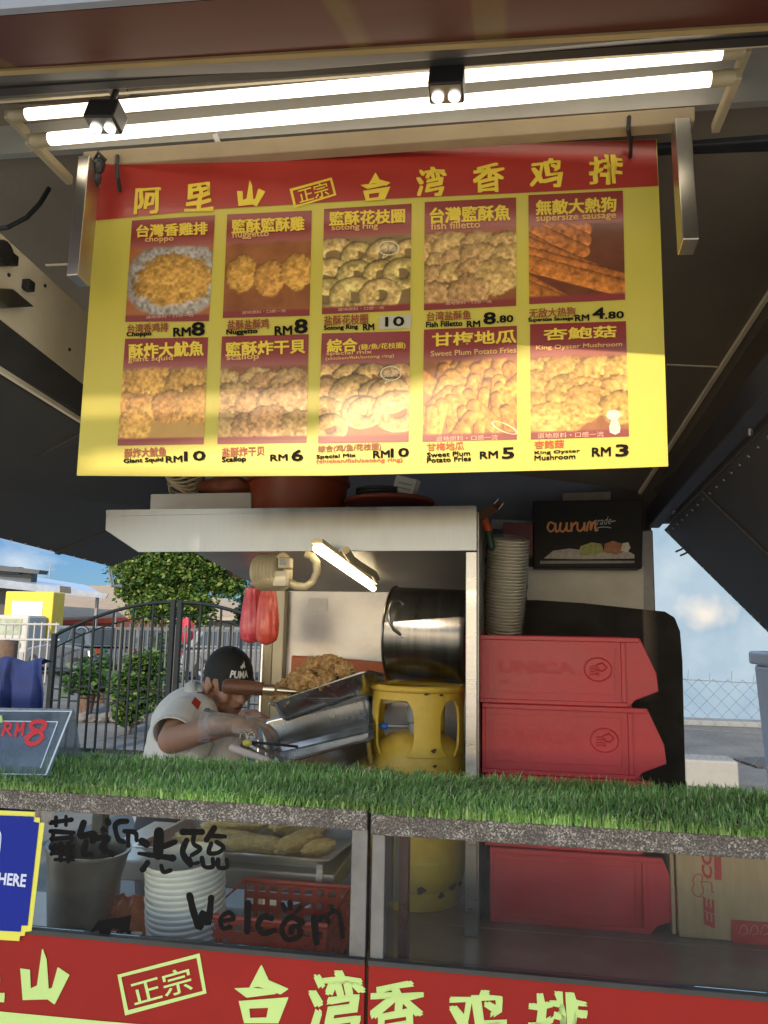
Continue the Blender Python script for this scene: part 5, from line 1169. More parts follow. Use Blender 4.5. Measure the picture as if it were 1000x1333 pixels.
def hand(mb, w_, d, up, side, grow=0.0, curl=.5):
    """palm, four fingers of different lengths and a thumb; d = pointing direction, up = back of the hand"""
    d = V(d).normalized(); up = (V(up)-d*V(up).dot(d)).normalized(); lf = up.cross(d)
    pc = w_+d*.05; rot = Matrix((d, lf, up)).transposed(); mb.capsule(w_-d*.01, w_+d*.03, .029+grow, .030+grow)
    mb.ball(pc, (.050+grow, .041+grow, .017+grow), 3, rot=rot)
    for k, (o_, ln) in enumerate(((.030,.068),(.011,.078),(-.009,.072),(-.027,.058))):
        b0 = w_+d*.088+lf*o_; a1, a2 = curl*(.55+.22*k), curl*(1.5+.25*k)
        d1 = d*math.cos(a1)-up*math.sin(a1); d2 = d*math.cos(a2)-up*math.sin(a2); d3 = d*math.cos(a2*1.4)-up*math.sin(a2*1.4)
        p1 = b0+d1*ln*.45; p2 = p1+d2*ln*.32; p3 = p2+d3*ln*.23
        mb.capsule(b0-d*.03, b0, .011+grow, .0105+grow, 10); mb.capsule(b0, p1, .0105+grow, .0095+grow, 10); mb.capsule(p1, p2, .0095+grow, .0085+grow, 10); mb.capsule(p2, p3, .0085+grow, .0075+grow, 10)
    t0 = w_+d*.025+lf*side*.028; t1 = t0+(d*.6+lf*side*.75-up*.35).normalized()*.040; t2 = t1+(d*.9+lf*side*.1-up*.45).normalized()*.034
    mb.capsule(t0, t1, .014+grow, .011+grow, 10); mb.capsule(t1, t2, .011+grow, .009+grow, 10)
dR = V((.95,-.12,.02)); dL = V((.85,-.45,.05)); upR = V((-.05,-.45,.9)); upL = V((.05,.5,.85))
hand(B, wrR, dR, upR, 1); hand(B, wrL, dL, upL, -1)
body = meshify(B, .0052, 5); body.build('body', m_skin, man, sm=180)
# glove over the right hand, open cuff
G = MB(); hand(G, wrR, dR, upR, 1, .0032); G.capsule(wrR-dR.normalized()*.055, wrR+dR.normalized()*.02, .040, .034)
meshify(G, .0045, 3).build('glove', MGlass('clear plastic glove', (.97,.96,.94), 1.6, .14, .34, (.85,.80,.74)), man, sm=180)
w = MB(); dn_ = dR.normalized()
def cuffw(p, u, v_): return p
w.lathe(wrR-dn_*.055, [(.040,.0),(.046,-.01),(.050,-.022),(.053,-.03)], 30, dn_)
for i in range(len(w.v)):
    p = V(w.v[i]); k = noise.noise(p*30)*.010; w.v[i] = tuple(p+V((k, k*.5, -abs(k)*1.5)))
w.build('glove_cuff', MGlass('clear cuff film', (.96,.96,.96), 1.4, .16, .22, (.85,.85,.85)), man, sm=180)
# polo shirt
S_ = MB()
S_.capsule(chest+V((0,0,.02)), pel+V((0,0,.03)), .150, .158); S_.capsule(shR+V((.02,.04,.002)), shL+V((0,-.04,.002)), .078, .078)
S_.capsule(shR, shR+(elR-shR)*.62, .072, .078); S_.capsule(shL, shL+(elL-shL)*.62, .072, .078)
S_.capsule(P_(258,935,0), chest, .12, .14); S_.capsule(neck0+V((-.022,0,-.045)), chest, .078, .12)
for k, (px, py, dy, r) in enumerate(((228,975,-.12,.05),(262,968,-.13,.045),(300,972,-.06,.06),(215,980,-.05,.06))): S_.ball(P_(px,py,dy), (r,r*.8,r*1.2), 3)
sh = meshify(S_, .008, 8)
sh.v = [tuple(V(p)+V((1,1,.6))*(.006*noise.noise(V(p)*9)+.004*noise.noise(V((p[0]*6, p[1]*6, p[2]*28))))) for p in sh.v]
m_shirt = M('white polo cotton', (.64,.61,.56), .85, 0, .05, 8, .12, 90)
# open the sleeves and the neck so that skin comes out of real hems
def cut(mb, p, n):
    """drop what lies beyond a plane near p"""
    n = V(n).normalized(); keep = []
    for f in mb.f:
        c = sum((V(mb.v[i]) for i in f), V())/len(f)
        if (c-p).dot(n) > 0 and (c-p).length < .14: continue
        keep.append(f)
    mb.f = keep
cut(sh, shR+(elR-shR)*.72, elR-shR); cut(sh, shL+(elL-shL)*.72, elL-shL); cut(sh, hd(-.035,0,-.045)*.42+neck0*.58, hd(-.035,0,-.045)-neck0)
so = sh.build('polo_shirt', m_shirt, man, sm=180)
w = MB(); ax_ = (hd(-.035,0,-.045)-neck0).normalized(); w.lathe(neck0+ax_*.012, [(.082,-.032),(.080,-.012),(.074,.004),(.069,.006),(.071,-.012),(.077,-.03)], 40, ax_); w.build('collar', m_shirt, so, sm=60)
w = MB(); w.lathe(shR+(elR-shR)*.66, [(.071,-.02),(.075,0),(.077,.02),(.072,.021),(.068,0)], 36, elR-shR); w.build('sleeve_hem', m_shirt, so, sm=60)
# red diamond on the shoulder, laid on the cloth
from mathutils.bvhtree import BVHTree
bv = BVHTree.FromPolygons([V(p) for p in sh.v], sh.f)
w = MB(); nx = 8; g_ = []
A4 = [P2 for P2 in ((249,915),(254,907),(262,914),(258,924))]
for j in range(nx+1):
    for i in range(nx+1):
        u, v_ = i/nx, j/nx
        px = (A4[0][0]*(1-u)+A4[1][0]*u)*(1-v_)+(A4[3][0]*(1-u)+A4[2][0]*u)*v_; py = (A4[0][1]*(1-u)+A4[1][1]*u)*(1-v_)+(A4[3][1]*(1-u)+A4[2][1]*u)*v_
        d = ray(px, py).normalized(); hit = bv.ray_cast(CAM_POS, d); p = hit[0] if hit[0] else P_(px, py, -.1); g_.append(p-d*.0022)
w.v = [tuple(p) for p in g_]; w.f = [(j*(nx+1)+i, (j+1)*(nx+1)+i, (j+1)*(nx+1)+i+1, j*(nx+1)+i+1) for j in range(nx) for i in range(nx)]
w.build('shoulder_patch', M('red patch', (.40,.03,.015), .7, 0, .1, 20), so)
# trousers and shoes
T_ = MB(); 
for sg in (-1, 1):
    hp = pel+V((0,sg*.09,-.03)); kn = V((pel.x+.02, YPn+sg*.10, .50)); an = V((pel.x-.02, YPn+sg*.11, .10)); T_.capsule(hp, kn, .108, .075); T_.capsule(kn, an, .075, .058)
T_.capsule(pel+V((0,0,.03)), pel+V((0,0,-.05)), .15, .14)
meshify(T_, .012, 4).build('trousers', M('dark trousers', (.03,.03,.04), .85, 0, .2, 9), man, sm=180)
for sg in (-1, 1):
    an = V((pel.x-.02, YPn+sg*.11, .08)); w = MB(); w.capsule(an+V((-.03,0,-.036)), an+V((.17,0,-.044)), .048, .038); w.build('shoe', m_black, man, sm=60)
# cap: dome, brim, print
m_cap = M('black cap cloth', (.012,.012,.012), .8, 0, .2, 20, .1, 150)
cc_ = V((-.014,0,.030)); CR = V((.104,.086,.102))
def capp(th, ph, k=1.0):      # th around (0 = forward), ph up
    return hd(cc_.x+CR.x*k*math.cos(ph)*math.cos(th), cc_.y+CR.y*k*math.cos(ph)*math.sin(th), cc_.z+CR.z*k*math.sin(ph))
def low(th): return rad(13 - 34*(.5-.5*math.cos(th)))
w = MB(); nu, nv = 48, 14
for kk in (1.0, .965):
    b0 = len(w.v)
    for j in range(nv+1):
        for i in range(nu):
            th = 2*math.pi*i/nu; th_ = th if th <= math.pi else th-2*math.pi; l0 = low(th_); w.v.append(tuple(capp(th, l0+(rad(89.5)-l0)*j/nv, kk*(1+.012*math.cos(6*th)*(j/nv)*(1-j/nv)))))
    for j in range(nv):
        for i in range(nu): k = (i+1) % nu; w.f.append((b0+j*nu+i, b0+j*nu+k, b0+(j+1)*nu+k, b0+(j+1)*nu+i))
for i in range(nu): k = (i+1) % nu; w.f.append((i, k, (nv+1)*nu+k, (nv+1)*nu+i))
cap = w.build('cap', m_cap, man, sm=60)
w = MB(); w.ball(capp(0, rad(90), 1.01), hs(.009,.009,.005), 2, rot=HR); w.build('cap_button', m_cap, cap, sm=60)
w = MB(); nbm = 20; rows = 6
for sgn in (0, .003):
    for j in range(rows+1):
        for i in range(nbm+1):
            a = rad(-62+124*i/nbm); base = capp(a, low(a)+.02, .99); ext = .060*HS*math.cos(a*1.25)**.6 if abs(a*1.25) < math.pi/2 else 0
            p = base + HR @ V((ext*j/rows, 0, -.019*(j/rows)*(.4+.6*j/rows) - .018*(math.sin(a)**2)*(j/rows) - sgn)); w.v.append(tuple(p))
R_ = nbm+1; H_ = (rows+1)*R_
for j in range(rows):
    for i in range(nbm):
        k = j*R_+i; w.f.append((k, k+1, k+R_+1, k+R_)); w.f.append((H_+k, H_+k+R_, H_+k+R_+1, H_+k+1))
for i in range(nbm): k = rows*R_+i; w.f.append((k, k+1, H_+k+1, H_+k))
w.build('brim', m_cap, cap, sm=60)
def CAPP(u, v_, off=.0016):     # u: around the dome (radians, to the man's right is negative), v: up
    p = capp(u, v_, 1.0); n = (p-hd(*cc_)).normalized(); return p+n*off
t = MB(); v, fc = glyphs('PUMA', bold=.04, res=2, shear=.1); xs = [p[0] for p in v]; ys = [p[1] for p in v]
# the right side of the man's cap faces the viewer: letters run from the temple to the front
t.add([CAPP(rad(-36)+rad(50)*((x-min(xs))/(max(xs)-min(xs)))-rad(0), rad(15)+rad(15)*((y-min(ys))/(max(ys)-min(ys)))) for x, y in v], fc)
cat = [(0,.3),(.1,.75),(.3,.8),(.55,1.15),(.7,1.0),(.95,1.5),(1.0,1.35),(.85,.8),(.9,.35),(.78,.5),(.7,.2),(.62,.5),(.42,.45),(.25,.15),(.22,.45)]
cf_ = [(0,1,2,14),(14,2,12,13),(2,3,12),(3,4,12),(4,11,12),(4,5,7,11),(5,6,7),(7,8,9),(7,9,11),(9,10,11)]
t.add([CAPP(rad(-10)+rad(20)*x, rad(31)+rad(13)*y) for x, y in cat], cf_)
t.build('cap_print', M('white cap print', (.75,.74,.70), .6, 0, .05, 20), cap)
w = MB(); w.ball(hd(-.026,0,.012), hs(.094,.082,.088), 3, .03, 40, HR); 
keep = []
for f in w.f:
    c = sum((V(w.v[i]) for i in f), V())/3; q = HR.transposed() @ (c-hc)
    if q.x < .012 - .9*max(0, -(q.z))*1.0 and q.z > -.075: keep.append(f)
w.f = keep; w.build('hair', M('black hair', (.012,.010,.009), .6, 0, .3, 60, .6, 200), man, sm=80)
for sg in (1, -1):
    w = MB(); w.ball(hd(.072,.031*sg,.006), hs(.010,.013,.009), 2, rot=HR); e = w.build('eye', M('eye white', (.55,.5,.45), .3, 0, .02, 9), man, sm=80)
    w = MB(); w.ball(hd(.0795,.031*sg,.003), hs(.004,.006,.006), 2, rot=HR); w.build('iris', m_black, e, sm=80)
    w = MB(); w.tube([hd(.078,.016*sg,.026), hd(.080,.032*sg,.032), hd(.070,.050*sg,.028)], .004, 6); w.build('eyebrow', m_black, man)
w = MB(); w.tube([hd(.092,-.020,-.058), hd(.0985,-.008,-.0565), hd(.0985,.008,-.0565), hd(.092,.020,-.058)], .0022, 6); w.build('mouth', M('lip line', (.22,.07,.05), .5, 0, .1, 9), man)
# ------------------------------------------------------------------ gate
GYd = 9.0
def gate(xa, xb, za, zb, peak_right, label):
    t = thing('iron_gate', label, 'gate', ((xa+xb)/2, GYd, 0), 'leaves of the black iron gate')
    def top(u):      # arched head
        k = u if peak_right else 1-u
        return za + (zb-za)*math.sin(k*math.pi/2)**.9
    n_ = 15
    w = MB(); w.tube([(xa+(xb-xa)*i/24, GYd, top(i/24)) for i in range(25)], .022, 8); w.build('arched_rail', m_gatep, t, sm=60)
    w = MB(); w.tube([(xa+(xb-xa)*i/24, GYd, top(i/24)-.16) for i in range(25)], .010, 6); w.build('inner_rail', m_gatep, t, sm=60)
    for x in (xa, xb): MB().box((x-.03, GYd-.03, .02), (x+.03, GYd+.03, top((x-xa)/(xb-xa))+.03)).build('stile', m_gatep, t, bev=.004)
    MB().box((xa+.031, GYd-.02, .03), (xb-.031, GYd+.02, .075)).build('bottom_rail', m_gatep, t)
    nb_ = int((xb-xa)/.125)
    for i in range(1, nb_):
        u = i/nb_; x = xa+(xb-xa)*u; zt__ = top(u)-(.0 if i % 2 == 0 else .16)
        MB().box((x-.011, GYd-.011, .076), (x+.011, GYd+.011, zt__-.008)).build('bar', m_gatep, t)
    w = MB()
    for i in range(0, nb_, 1):
        x0, x1 = xa+(xb-xa)*i/nb_+.0112, xa+(xb-xa)*(i+1)/nb_-.0112; k = .04*(i % 2)
        for z in (.62, .76): w.box((x0, GYd-.008, z+k), (x1, GYd+.008, z+k+.018))
    w.build('rungs', m_gatep, t)
    w = MB(); xs_ = xa+.35 if peak_right else xb-.35
    w.tube([(xs_+.11*math.cos(a)*(1-a/14), GYd, top((xs_-xa)/(xb-xa))-.10+.07*math.sin(a)*(1-a/14)) for a in np.linspace(0, 9, 26)], .007, 6); w.build('scroll', m_gatep, t, sm=60)
gx0, gx1, gx2 = PY(72,820,GYd).x, PY(226,787,GYd).x, PY(356,812,GYd).x
gate(gx0, gx1, 1.42, 1.86, True, 'left leaf of the black arched gate, rising towards the middle')
gate(gx1+.09, gx2, 1.60, 1.86, False, 'right leaf of the black arched gate, behind the man in the cap')
w = MB(); p = PY(10,840,7.5); w.lathe((p.x,7.5,0), [(.11,0),(.10,.6),(.105,p.z+.05),(0,p.z+.06)], 12)
tag(w.build('wooden_post', M('weathered post', (.10,.065,.045), .85, 0, .35, 14, .3, 60), loc=(p.x,7.5,0), sm=50), 'dark weathered wooden post behind the blue cloth', 'post')
w = MB(); p = PY(345,900,8.6); w.box((p.x-.05,8.55,0),(p.x+.06,8.65,1.7)); tag(w.build('gate_post', M('pale gate post', (.55,.53,.50), .6, 0, .2, 9), loc=(p.x,8.6,0), bev=.008), 'pale square post at the right end of the gate below the red bags', 'post')
# bunched blue cloth hung over a rail
w = MB(); c0_ = PY(-80,856,4.3); c1_ = PY(58,853,4.3); wd_, n_ = c1_.x-c0_.x, 90
rows = [-.05,-.03,-.012,0,.012,.04,.10,.2,.32,.45,.60,.75,.9]
for z in rows:
    for i in range(n_+1):
        u = i/n_; q = noise.noise(V((u*6, 3, 0))); k = min(1, max(0, z)*5)
        ph = u*30+4*q+z*1.2*noise.noise(V((u*4, z*2, 5))); f_ = (.030*math.sin(ph)+.016*math.sin(ph*2.1+1))*(.25+.75*k)+.02*noise.noise(V((u*9, z*6, 1)))
        x = c0_.x+wd_*u+.05*max(0, z)*(u-.5)*2+.012*noise.noise(V((z*7, u*5, 2)))+(.035*z if u > .9 else 0)
        y = 4.3-.045*(1-k if z >= 0 else 1)*0-f_ - (.03 if z > 0 else 0) + (-z*2.2 if z < 0 else 0)
        w.v.append((x, y, c0_.z+.016*noise.noise(V((u*7, 1, 4)))+.012*math.sin(u*21) - (z if z > 0 else -z*.5)))
for j_ in range(len(rows)-1):
    for i in range(n_): k = j_*(n_+1)+i; w.f.append((k, k+1, k+n_+2, k+n_+1))
tag(w.build('blue_cloth', M('royal blue cloth', (.008,.02,.10), .85, 0, .3, 8, .2, 60), loc=c0_, sm=75, solid=.004), 'royal blue cloth hanging in folds at the far left behind the price stand', 'cloth')

# ------------------------------------------------------------------ plants and trees
def leaves(n, pos, size, seed, droop=.5, ratio=.32):
    r_ = np.random.RandomState(seed); mb = MB()
    for i in range(n):
        p = V(pos[i]); a = r_.uniform(0, 2*math.pi); e = r_.uniform(-1.2, .5)*droop+r_.uniform(-.4,.4); d = V((math.cos(a)*math.cos(e), math.sin(a)*math.cos(e), math.sin(e)))
        s_ = size*r_.uniform(.6, 1.4); nrm = V((r_.normal(), r_.normal(), r_.normal()+.8)).normalized(); x = d.cross(nrm)
        if x.length < .05: continue
        x = x.normalized()*s_*ratio; m_ = p+d*s_*.5+V((0,0,.04*s_))
        b = len(mb.v); mb.v += [tuple(p), tuple(m_+x), tuple(p+d*s_), tuple(m_-x)]; mb.f.append((b, b+1, b+2, b+3))
    return mb
def leafcol(mb, pal_, seed):
    r_ = np.random.RandomState(seed); nl = len(mb.v)//4; c = np.array(pal_)[r_.randint(0, len(pal_), nl)]*r_.uniform(.65, 1.3, (nl,1)); o_ = np.ones((nl, 4, 4), np.float32); o_[:, :, :3] = c[:, None, :]; return o_
m_leaf = MCol('leaf', .5, trans=.35)
m_bark = M('bark', (.16,.11,.07), .9, 0, .3, 14, .5, 30)
def tree(base, clumps, n, size, label, seed, trunk_r, pal_, name='leafy_tree', droop=.8, cat='tree'):
    base = V(base); t = thing(name, label, cat, base); r_ = np.random.RandomState(seed)
    wgt = np.array([c[3]**2 for c in clumps]); wgt /= wgt.sum(); pos = []
    for i in range(n):
        c = clumps[r_.choice(len(clumps), p=wgt)]; d = r_.normal(size=3); d /= np.linalg.norm(d); rr = c[3]*r_.uniform(.35, 1.0)**.7*(1+.6*noise.noise(V((d[0]*2.2+seed, d[1]*2.2, d[2]*2.2+c[0]))))*r_.choice([1,1,1,1.12,1.25])
        pos.append((c[0]+d[0]*rr, c[1]+d[1]*rr, c[2]+d[2]*rr*.85))
    mb = leaves(n, pos, size, seed, droop); mb.build('crown', m_leaf, t, colors=leafcol(mb, pal_, seed))
    w = MB(); top = V(clumps[0][:3]); w.tube([base, base+(top-base)*.35+V((.08,0,0)), base+(top-base)*.7, top], [trunk_r, trunk_r*.75, trunk_r*.5, trunk_r*.2], 10)
    for c in clumps[1:]:
        a = base+(top-base)*r_.uniform(.45,.75); w.tube([a, (a+V(c[:3]))/2+V((0,0,.1)), V(c[:3])], [trunk_r*.45, trunk_r*.28, trunk_r*.1], 7)
    w.build('trunk', m_bark, t, sm=60)
    return t
TY = 24.0
def tc_(x, y, r, dy=0): p = PY(x, y, TY+dy); return (p.x, p.y, p.z, r*TY/1000)
cl = [tc_(240,750,44), tc_(190,742,38,-.4), tc_(280,735,40,.3), tc_(225,715,45,.2), tc_(175,765,22,-.5), tc_(210,785,30,-.6), tc_(255,790,26,-.4), tc_(300,760,20,.3), tc_(165,725,26), tc_(310,720,26,.4), tc_(250,690,50), tc_(185,790,18,-.7)]
tree(PZ(272,880,0) if False else (tc_(275,800,1)[0], TY+.3, 0), cl, 34000, .14, 'broad drooping green tree behind the middle of the gate', 4, .16, [(.05,.12,.02),(.08,.17,.03),(.13,.21,.035),(.03,.08,.016),(.19,.24,.05)])
def t2(x, y, r): p = PY(x, y, 30); return (p.x, p.y, p.z, r*.03)
tree((t2(335,800,1)[0], 30, 0), [t2(335,785,22), t2(322,800,14), t2(350,775,24), t2(345,800,18)], 13000, .15, 'smaller dark green tree seen between the broad tree and the red bags', 9, .10, [(.03,.085,.018),(.06,.13,.03),(.10,.16,.03)])
pb_ = PZ(168,955,0); 
sc_ = [(pb_.x+dx, pb_.y+dy, z, r) for dx, dy, z, r in ((0,0,.55,.24),(-.18,.05,.75,.16),(.2,0,.85,.22),(.05,.05,1.0,.2),(.22,.1,.5,.2),(-.05,0,.3,.2),(.3,.0,1.1,.12))]
tree((pb_.x, pb_.y, 0), sc_, 4200, .085, 'bushy green shrub growing just behind the left leaf of the gate', 5, .02, [(.05,.13,.025),(.09,.18,.04),(.16,.22,.06),(.03,.08,.02)], name='garden_shrub', droop=.4, cat='shrub')

# ------------------------------------------------------------------ parked vehicles
m_win = M('dark car glass', (.03,.04,.045), .08, 0, .2, 2, rvar=.04)
m_tyre = M('tyre rubber', (.015,.015,.015), .8, 0, .2, 20)
m_rim = M('wheel rim', (.4,.4,.4), .3, .9, .1, 9)
def car(x, y, rz, paint, label, H=1.48, Ln=3.9, Wd=1.65):
    t = thing('parked_car', label, 'car', (0,0,0), 'cars parked beyond the gate')
    mp_ = M('car paint '+label[:9], paint, .28, .2, .04, 3, coat=.8)
    lo = [(-Ln/2,.28),(-Ln/2+.02,.62),(-Ln/2+.12,.86),(-Ln*.2,.93),(Ln*.17,.93),(Ln/2-.25,.78),(Ln/2-.02,.60),(Ln/2,.30),(Ln*.42,.22),(-Ln*.42,.22)]
    MB().prism([(p[0],-Wd/2,p[1]) for p in lo], (0,Wd,0)).build('body', mp_, t, bev=.07, seg=3)
    a, b, c, d = (-Ln/2+.08,.90), (-Ln*.37,H-.03), (Ln*.06,H), (Ln*.24,.91); i_ = .16
    g_ = MB(); g_.hexa([(a[0],-Wd/2+.05,a[1]),(d[0],-Wd/2+.05,d[1]),(d[0],Wd/2-.05,d[1]),(a[0],Wd/2-.05,a[1]),(b[0],-Wd/2+i_,b[1]),(c[0],-Wd/2+i_,c[1]),(c[0],Wd/2-i_,c[1]),(b[0],Wd/2-i_,b[1])]); g_.build('cabin', mp_, t, bev=.06, seg=3)
    for sg in (-1, 1):
        def sp(u, v_): 
            x0 = a[0]+(b[0]-a[0])*v_; x1 = d[0]+(c[0]-d[0])*v_; return (x0+(x1-x0)*u, sg*(Wd/2-.05-(i_-.05)*v_+.006), a[1]+(H-a[1])*v_)
        for u0, u1 in ((.10,.46),(.50,.88)):
            w = MB(); q = [sp(u0,.14), sp(u1,.14), sp(u1-.05 if u1 > .8 else u1,.84), sp(u0+.04 if u0 < .2 else u0,.84)]; w.slab(q, (0,sg*.004,0)); w.build('side_window', m_win, t)
    for e0, e1, sg in ((d, c, 1), (a, b, -1)):
        w = MB(); def_ = lambda v_, s_: (e0[0]+(e1[0]-e0[0])*v_+sg*.012, s_*(Wd/2-.14-.10*v_), e0[1]+(e1[1]-e0[1])*v_+.004)
        w.slab([def_(.12,-1), def_(.12,1), def_(.88,1), def_(.88,-1)], (sg*.004,0,.002)); w.build('windscreen' if sg > 0 else 'rear_window', m_win, t)
    for wx_ in (-Ln*.32, Ln*.32):
        for sg in (-1, 1):
            w = MB(); w.lathe((wx_, sg*(Wd/2-.16), .30), [(.19,0),(.30,.0),(.305,.04),(.305,.15),(.29,.175),(.20,.175)], 28, (0,sg,0)); wh = w.build('wheel', m_tyre, t, sm=50)
            w = MB(); w.lathe((wx_, sg*(Wd/2-.15), .30), [(.0,.150),(.05,.155),(.09,.14),(.17,.15),(.195,.165)], 20, (0,sg,0)); w.build('rim', m_rim, wh, sm=50)
    for sg in (-1, 1):
        w = MB(); w.ball((Ln/2-.10, sg*(Wd/2-.25), .67), (.10,.17,.08), 2); w.build('headlight', M('headlight glass', (.7,.72,.75), .1, 0, .05, 9), t, sm=60)
        w = MB(); w.box((-Ln/2-.005, sg*(Wd/2-.30)-.10, .70), (-Ln/2+.05, sg*(Wd/2-.30)+.12, .86)); w.build('tail_light', M('tail light red', (.35,.02,.02), .2, 0, .1, 9), t, bev=.01)
    t.location = (x, y, 0); t.rotation_euler = (0,0,rz); return t
p = PZ(103,879,0); car(p.x, p.y, rad(150), (.085,.095,.11), 'silver grey hatchback parked beyond the left leaf of the gate')
p = PZ(205,881,0); car(p.x, p.y, rad(172), (.075,.085,.10), 'pale car half hidden behind the middle of the gate', 1.5)
p = PZ(322,884,0); car(p.x, p.y, rad(20), (.15,.155,.165), 'white car parked beyond the right leaf of the gate', 1.55)
# yellow lorry
p = PZ(40,874,0); ly = thing('yellow_lorry', 'yellow lorry facing the stall with a white panel over its windscreen', 'lorry', (p.x, p.y, 0))
s_ = p.y/1000; x0, x1 = PY(3,820,p.y+.6).x, PY(66,820,p.y+.6).x; zt_ = PY(40,769,p.y).z
m_ly = M('lorry yellow', (.72,.48,.04), .4, 0, .08, 3)
MB().box((x0,p.y+.6,.7),(x1,p.y+1.3,zt_)).build('cargo_box', m_ly, ly, bev=.04)
MB().box((x0+.12,p.y-.5,.45),(x1-.1,p.y+.55,PY(40,803,p.y).z+.05)).build('cab', M('lorry white', (.40,.40,.38), .4, 0, .06, 4), ly, bev=.08)
MB().box((x0+.3,p.y+.57,PY(40,801,p.y).z),(x1-.35,p.y+.599,PY(40,782,p.y).z)).build('white_panel', m_white, ly, bev=.004)
MB().box((x0+.3,p.y-.52,PY(40,826,p.y).z),(x1-.3,p.y-.501,PY(40,806,p.y).z)).build('windscreen', M('pale windscreen', (.25,.30,.24), .1, 0, .4, 2), ly)
MB().box((x0+.4,p.y-.53,PY(40,850,p.y).z),(x1-.4,p.y-.501,PY(40,838,p.y).z)).build('grille', m_gray, ly, bev=.01)
MB().box((x0+.1,p.y-.6,.35),(x1-.1,p.y-.51,.62)).build('bumper', m_gray, ly, bev=.03)
for sg in (x0+.3, x1-.5): 
    w = MB(); w.box((sg,p.y-.56,.75),(sg+.22,p.y-.531,.92)); w.build('headlight', M('lorry lamp', (.7,.7,.65), .15, 0, .05, 9), ly, bev=.02)
for yy in (p.y+.1, p.y+.9):
    for xx in (x0+.25, x1-.5): w = MB(); w.lathe((xx,yy,.42), [(0,0),(.42,0),(.42,.25),(0,.25)], 24, (1,0,0)); w.build('wheel', m_tyre, ly, sm=40)
# white railing before the lorry
rl_ = thing('white_railing', 'white metal railing in front of the yellow lorry', 'railing', (PY(20,830,19).x, 19, 0))
m_wr = M('white rail paint', (.34,.34,.34), .5, 0, .1, 9)
for y_ in (812, 832): 
    w = MB(); w.tube([PY(-30,y_,19), PY(78,y_+1,19)], .03, 8); w.build('rail', m_wr, rl_)
for k in range(11):
    w = MB(); q = PY(-20+k*9.4,810,19); w.tube([(q.x,19,0),(q.x,19,q.z)], .022, 6); w.build('baluster', m_wr, rl_)

# ------------------------------------------------------------------ buildings far left
hs = thing('orange_house', 'orange walled house with a wide weathered tan roof', 'house', (PY(110,800,34).x, 34, 0))
def H_(x, y, d=34): return PY(x, y, d)
m_or = M('orange wall', (.62,.20,.09), .8, 0, .12, 1.5)
xw0, xw1 = H_(-60,820).x, H_(152,820).x
MB().box((xw0,34,0),(xw1,40,H_(80,806).z)).build('wall', m_or, hs)
m_tile = M('weathered tan tile', (.26,.20,.15), .9, 0, .3, 1.2, .3, 8, col2=(.36,.29,.22), stretch=(1,6,6))
MB().slab([H_(-90,815,33),H_(176,803,33),H_(150,766,37.5),H_(-40,762,37.5)], (0,.05,.12)).build('roof', m_tile, hs)
MB().slab([H_(-90,821,32.9),H_(176,809,32.9),H_(176,803,32.9),H_(-90,815,32.9)], (0,.08,0)).build('eave_board', M('red eave', (.42,.06,.03), .6, 0, .1, 3), hs)
for px in (82,104): MB().box((H_(px,826).x,33.96,H_(px,832).z),(H_(px+14,826).x,34.0,H_(px,818).z)).build('window', m_win, hs)
h2 = thing('tiled_house', 'low house with a tan roof and yellow gable behind the silver car', 'house', (PY(180,810,40).x, 40, 0))
MB().box((PY(150,810,40).x,40,0),(PY(330,810,40).x,46,PY(200,806,40).z)).build('wall', M('grey green wall', (.30,.30,.27), .8, 0, .2, 1.5), h2)
MB().slab([H_(140,812,39),H_(345,806,39),H_(300,784,44),H_(138,764,44)], (0,.05,.15)).build('roof', m_tile, h2)
MB().slab([H_(151,812,38.9),H_(163,811,38.9),H_(163,797,38.9),H_(151,796,38.9)], (0,.1,0)).build('gable_panel', m_ly, h2)
for px in (185,215,262): MB().box((PY(px,815,39.9).x,39.95,PY(px,828,39.9).z),(PY(px+12,815,39.9).x,40.0,PY(px,816,39.9).z)).build('window', m_win, h2)
sd2 = thing('metal_roof_shed', 'open shed with a pale blue metal roof sloping down to the right', 'shed', (PY(40,760,27).x, 27, 0))
q0, q1 = PY(-120,741,27), PY(138,777,27); r0_, r1_ = PY(-120,726,31.5), PY(112,763,31.5)
MB().slab([q0,q1,r1_,r0_], (0,0,.05)).build('roof_sheet', M('pale blue roof sheet', (.34,.42,.55), .4, .3, .1, 2, .1, 12, stretch=(6,1,1)), sd2)
MB().slab([PY(-120,753,26.95),PY(138,779,26.95),PY(141,773,26.95),PY(-120,738,26.95)], (0,.05,0)).build('fascia', M('grey blue fascia', (.22,.26,.33), .5, 0, .25, 2), sd2)
MB().slab([PY(78,771,26.93),PY(92,772.5,26.93),PY(92,764,26.93),PY(78,762.5,26.93)], (0,.015,0)).build('vent_panel', m_dark, sd2)
for px in (-90, 60, 128): 
    a = PY(px, 775, 28); MB().box((a.x-.05,27.9,0),(a.x+.05,28.0,q0.z+(q1.z-q0.z)*(px+120)/258-.02)).build('shed_post', m_alu, sd2)
w = MB(); w.slab([PY(-120,733,28),PY(50,747,28),PY(52,742,28),PY(-120,722,28)], (0,.6,0)); w.slab([PY(-60,744,28.3),PY(25,747,28.3),PY(25,738,28.3),PY(-60,735,28.3)], (0,.3,0)); w.box((PY(-100,760,28.5).x,28.5,0),(PY(40,760,28.5).x,28.9,PY(10,745,28.5).z))
tag(w.build('dark_roof_building', M('dark roof', (.05,.055,.065), .6, 0, .2, 2), loc=(PY(-30,740,28).x,28,0)), 'small dark roofed building rising behind the pale blue shed roof', 'building')
w = MB(); p = PY(150,800,27); w.tube([(p.x,27,0),(p.x,27,PY(150,797,27).z)], .05, 8); tag(w.build('white_pole', m_wr, loc=(p.x,27,0)), 'short white pole standing behind the silver car', 'pole')
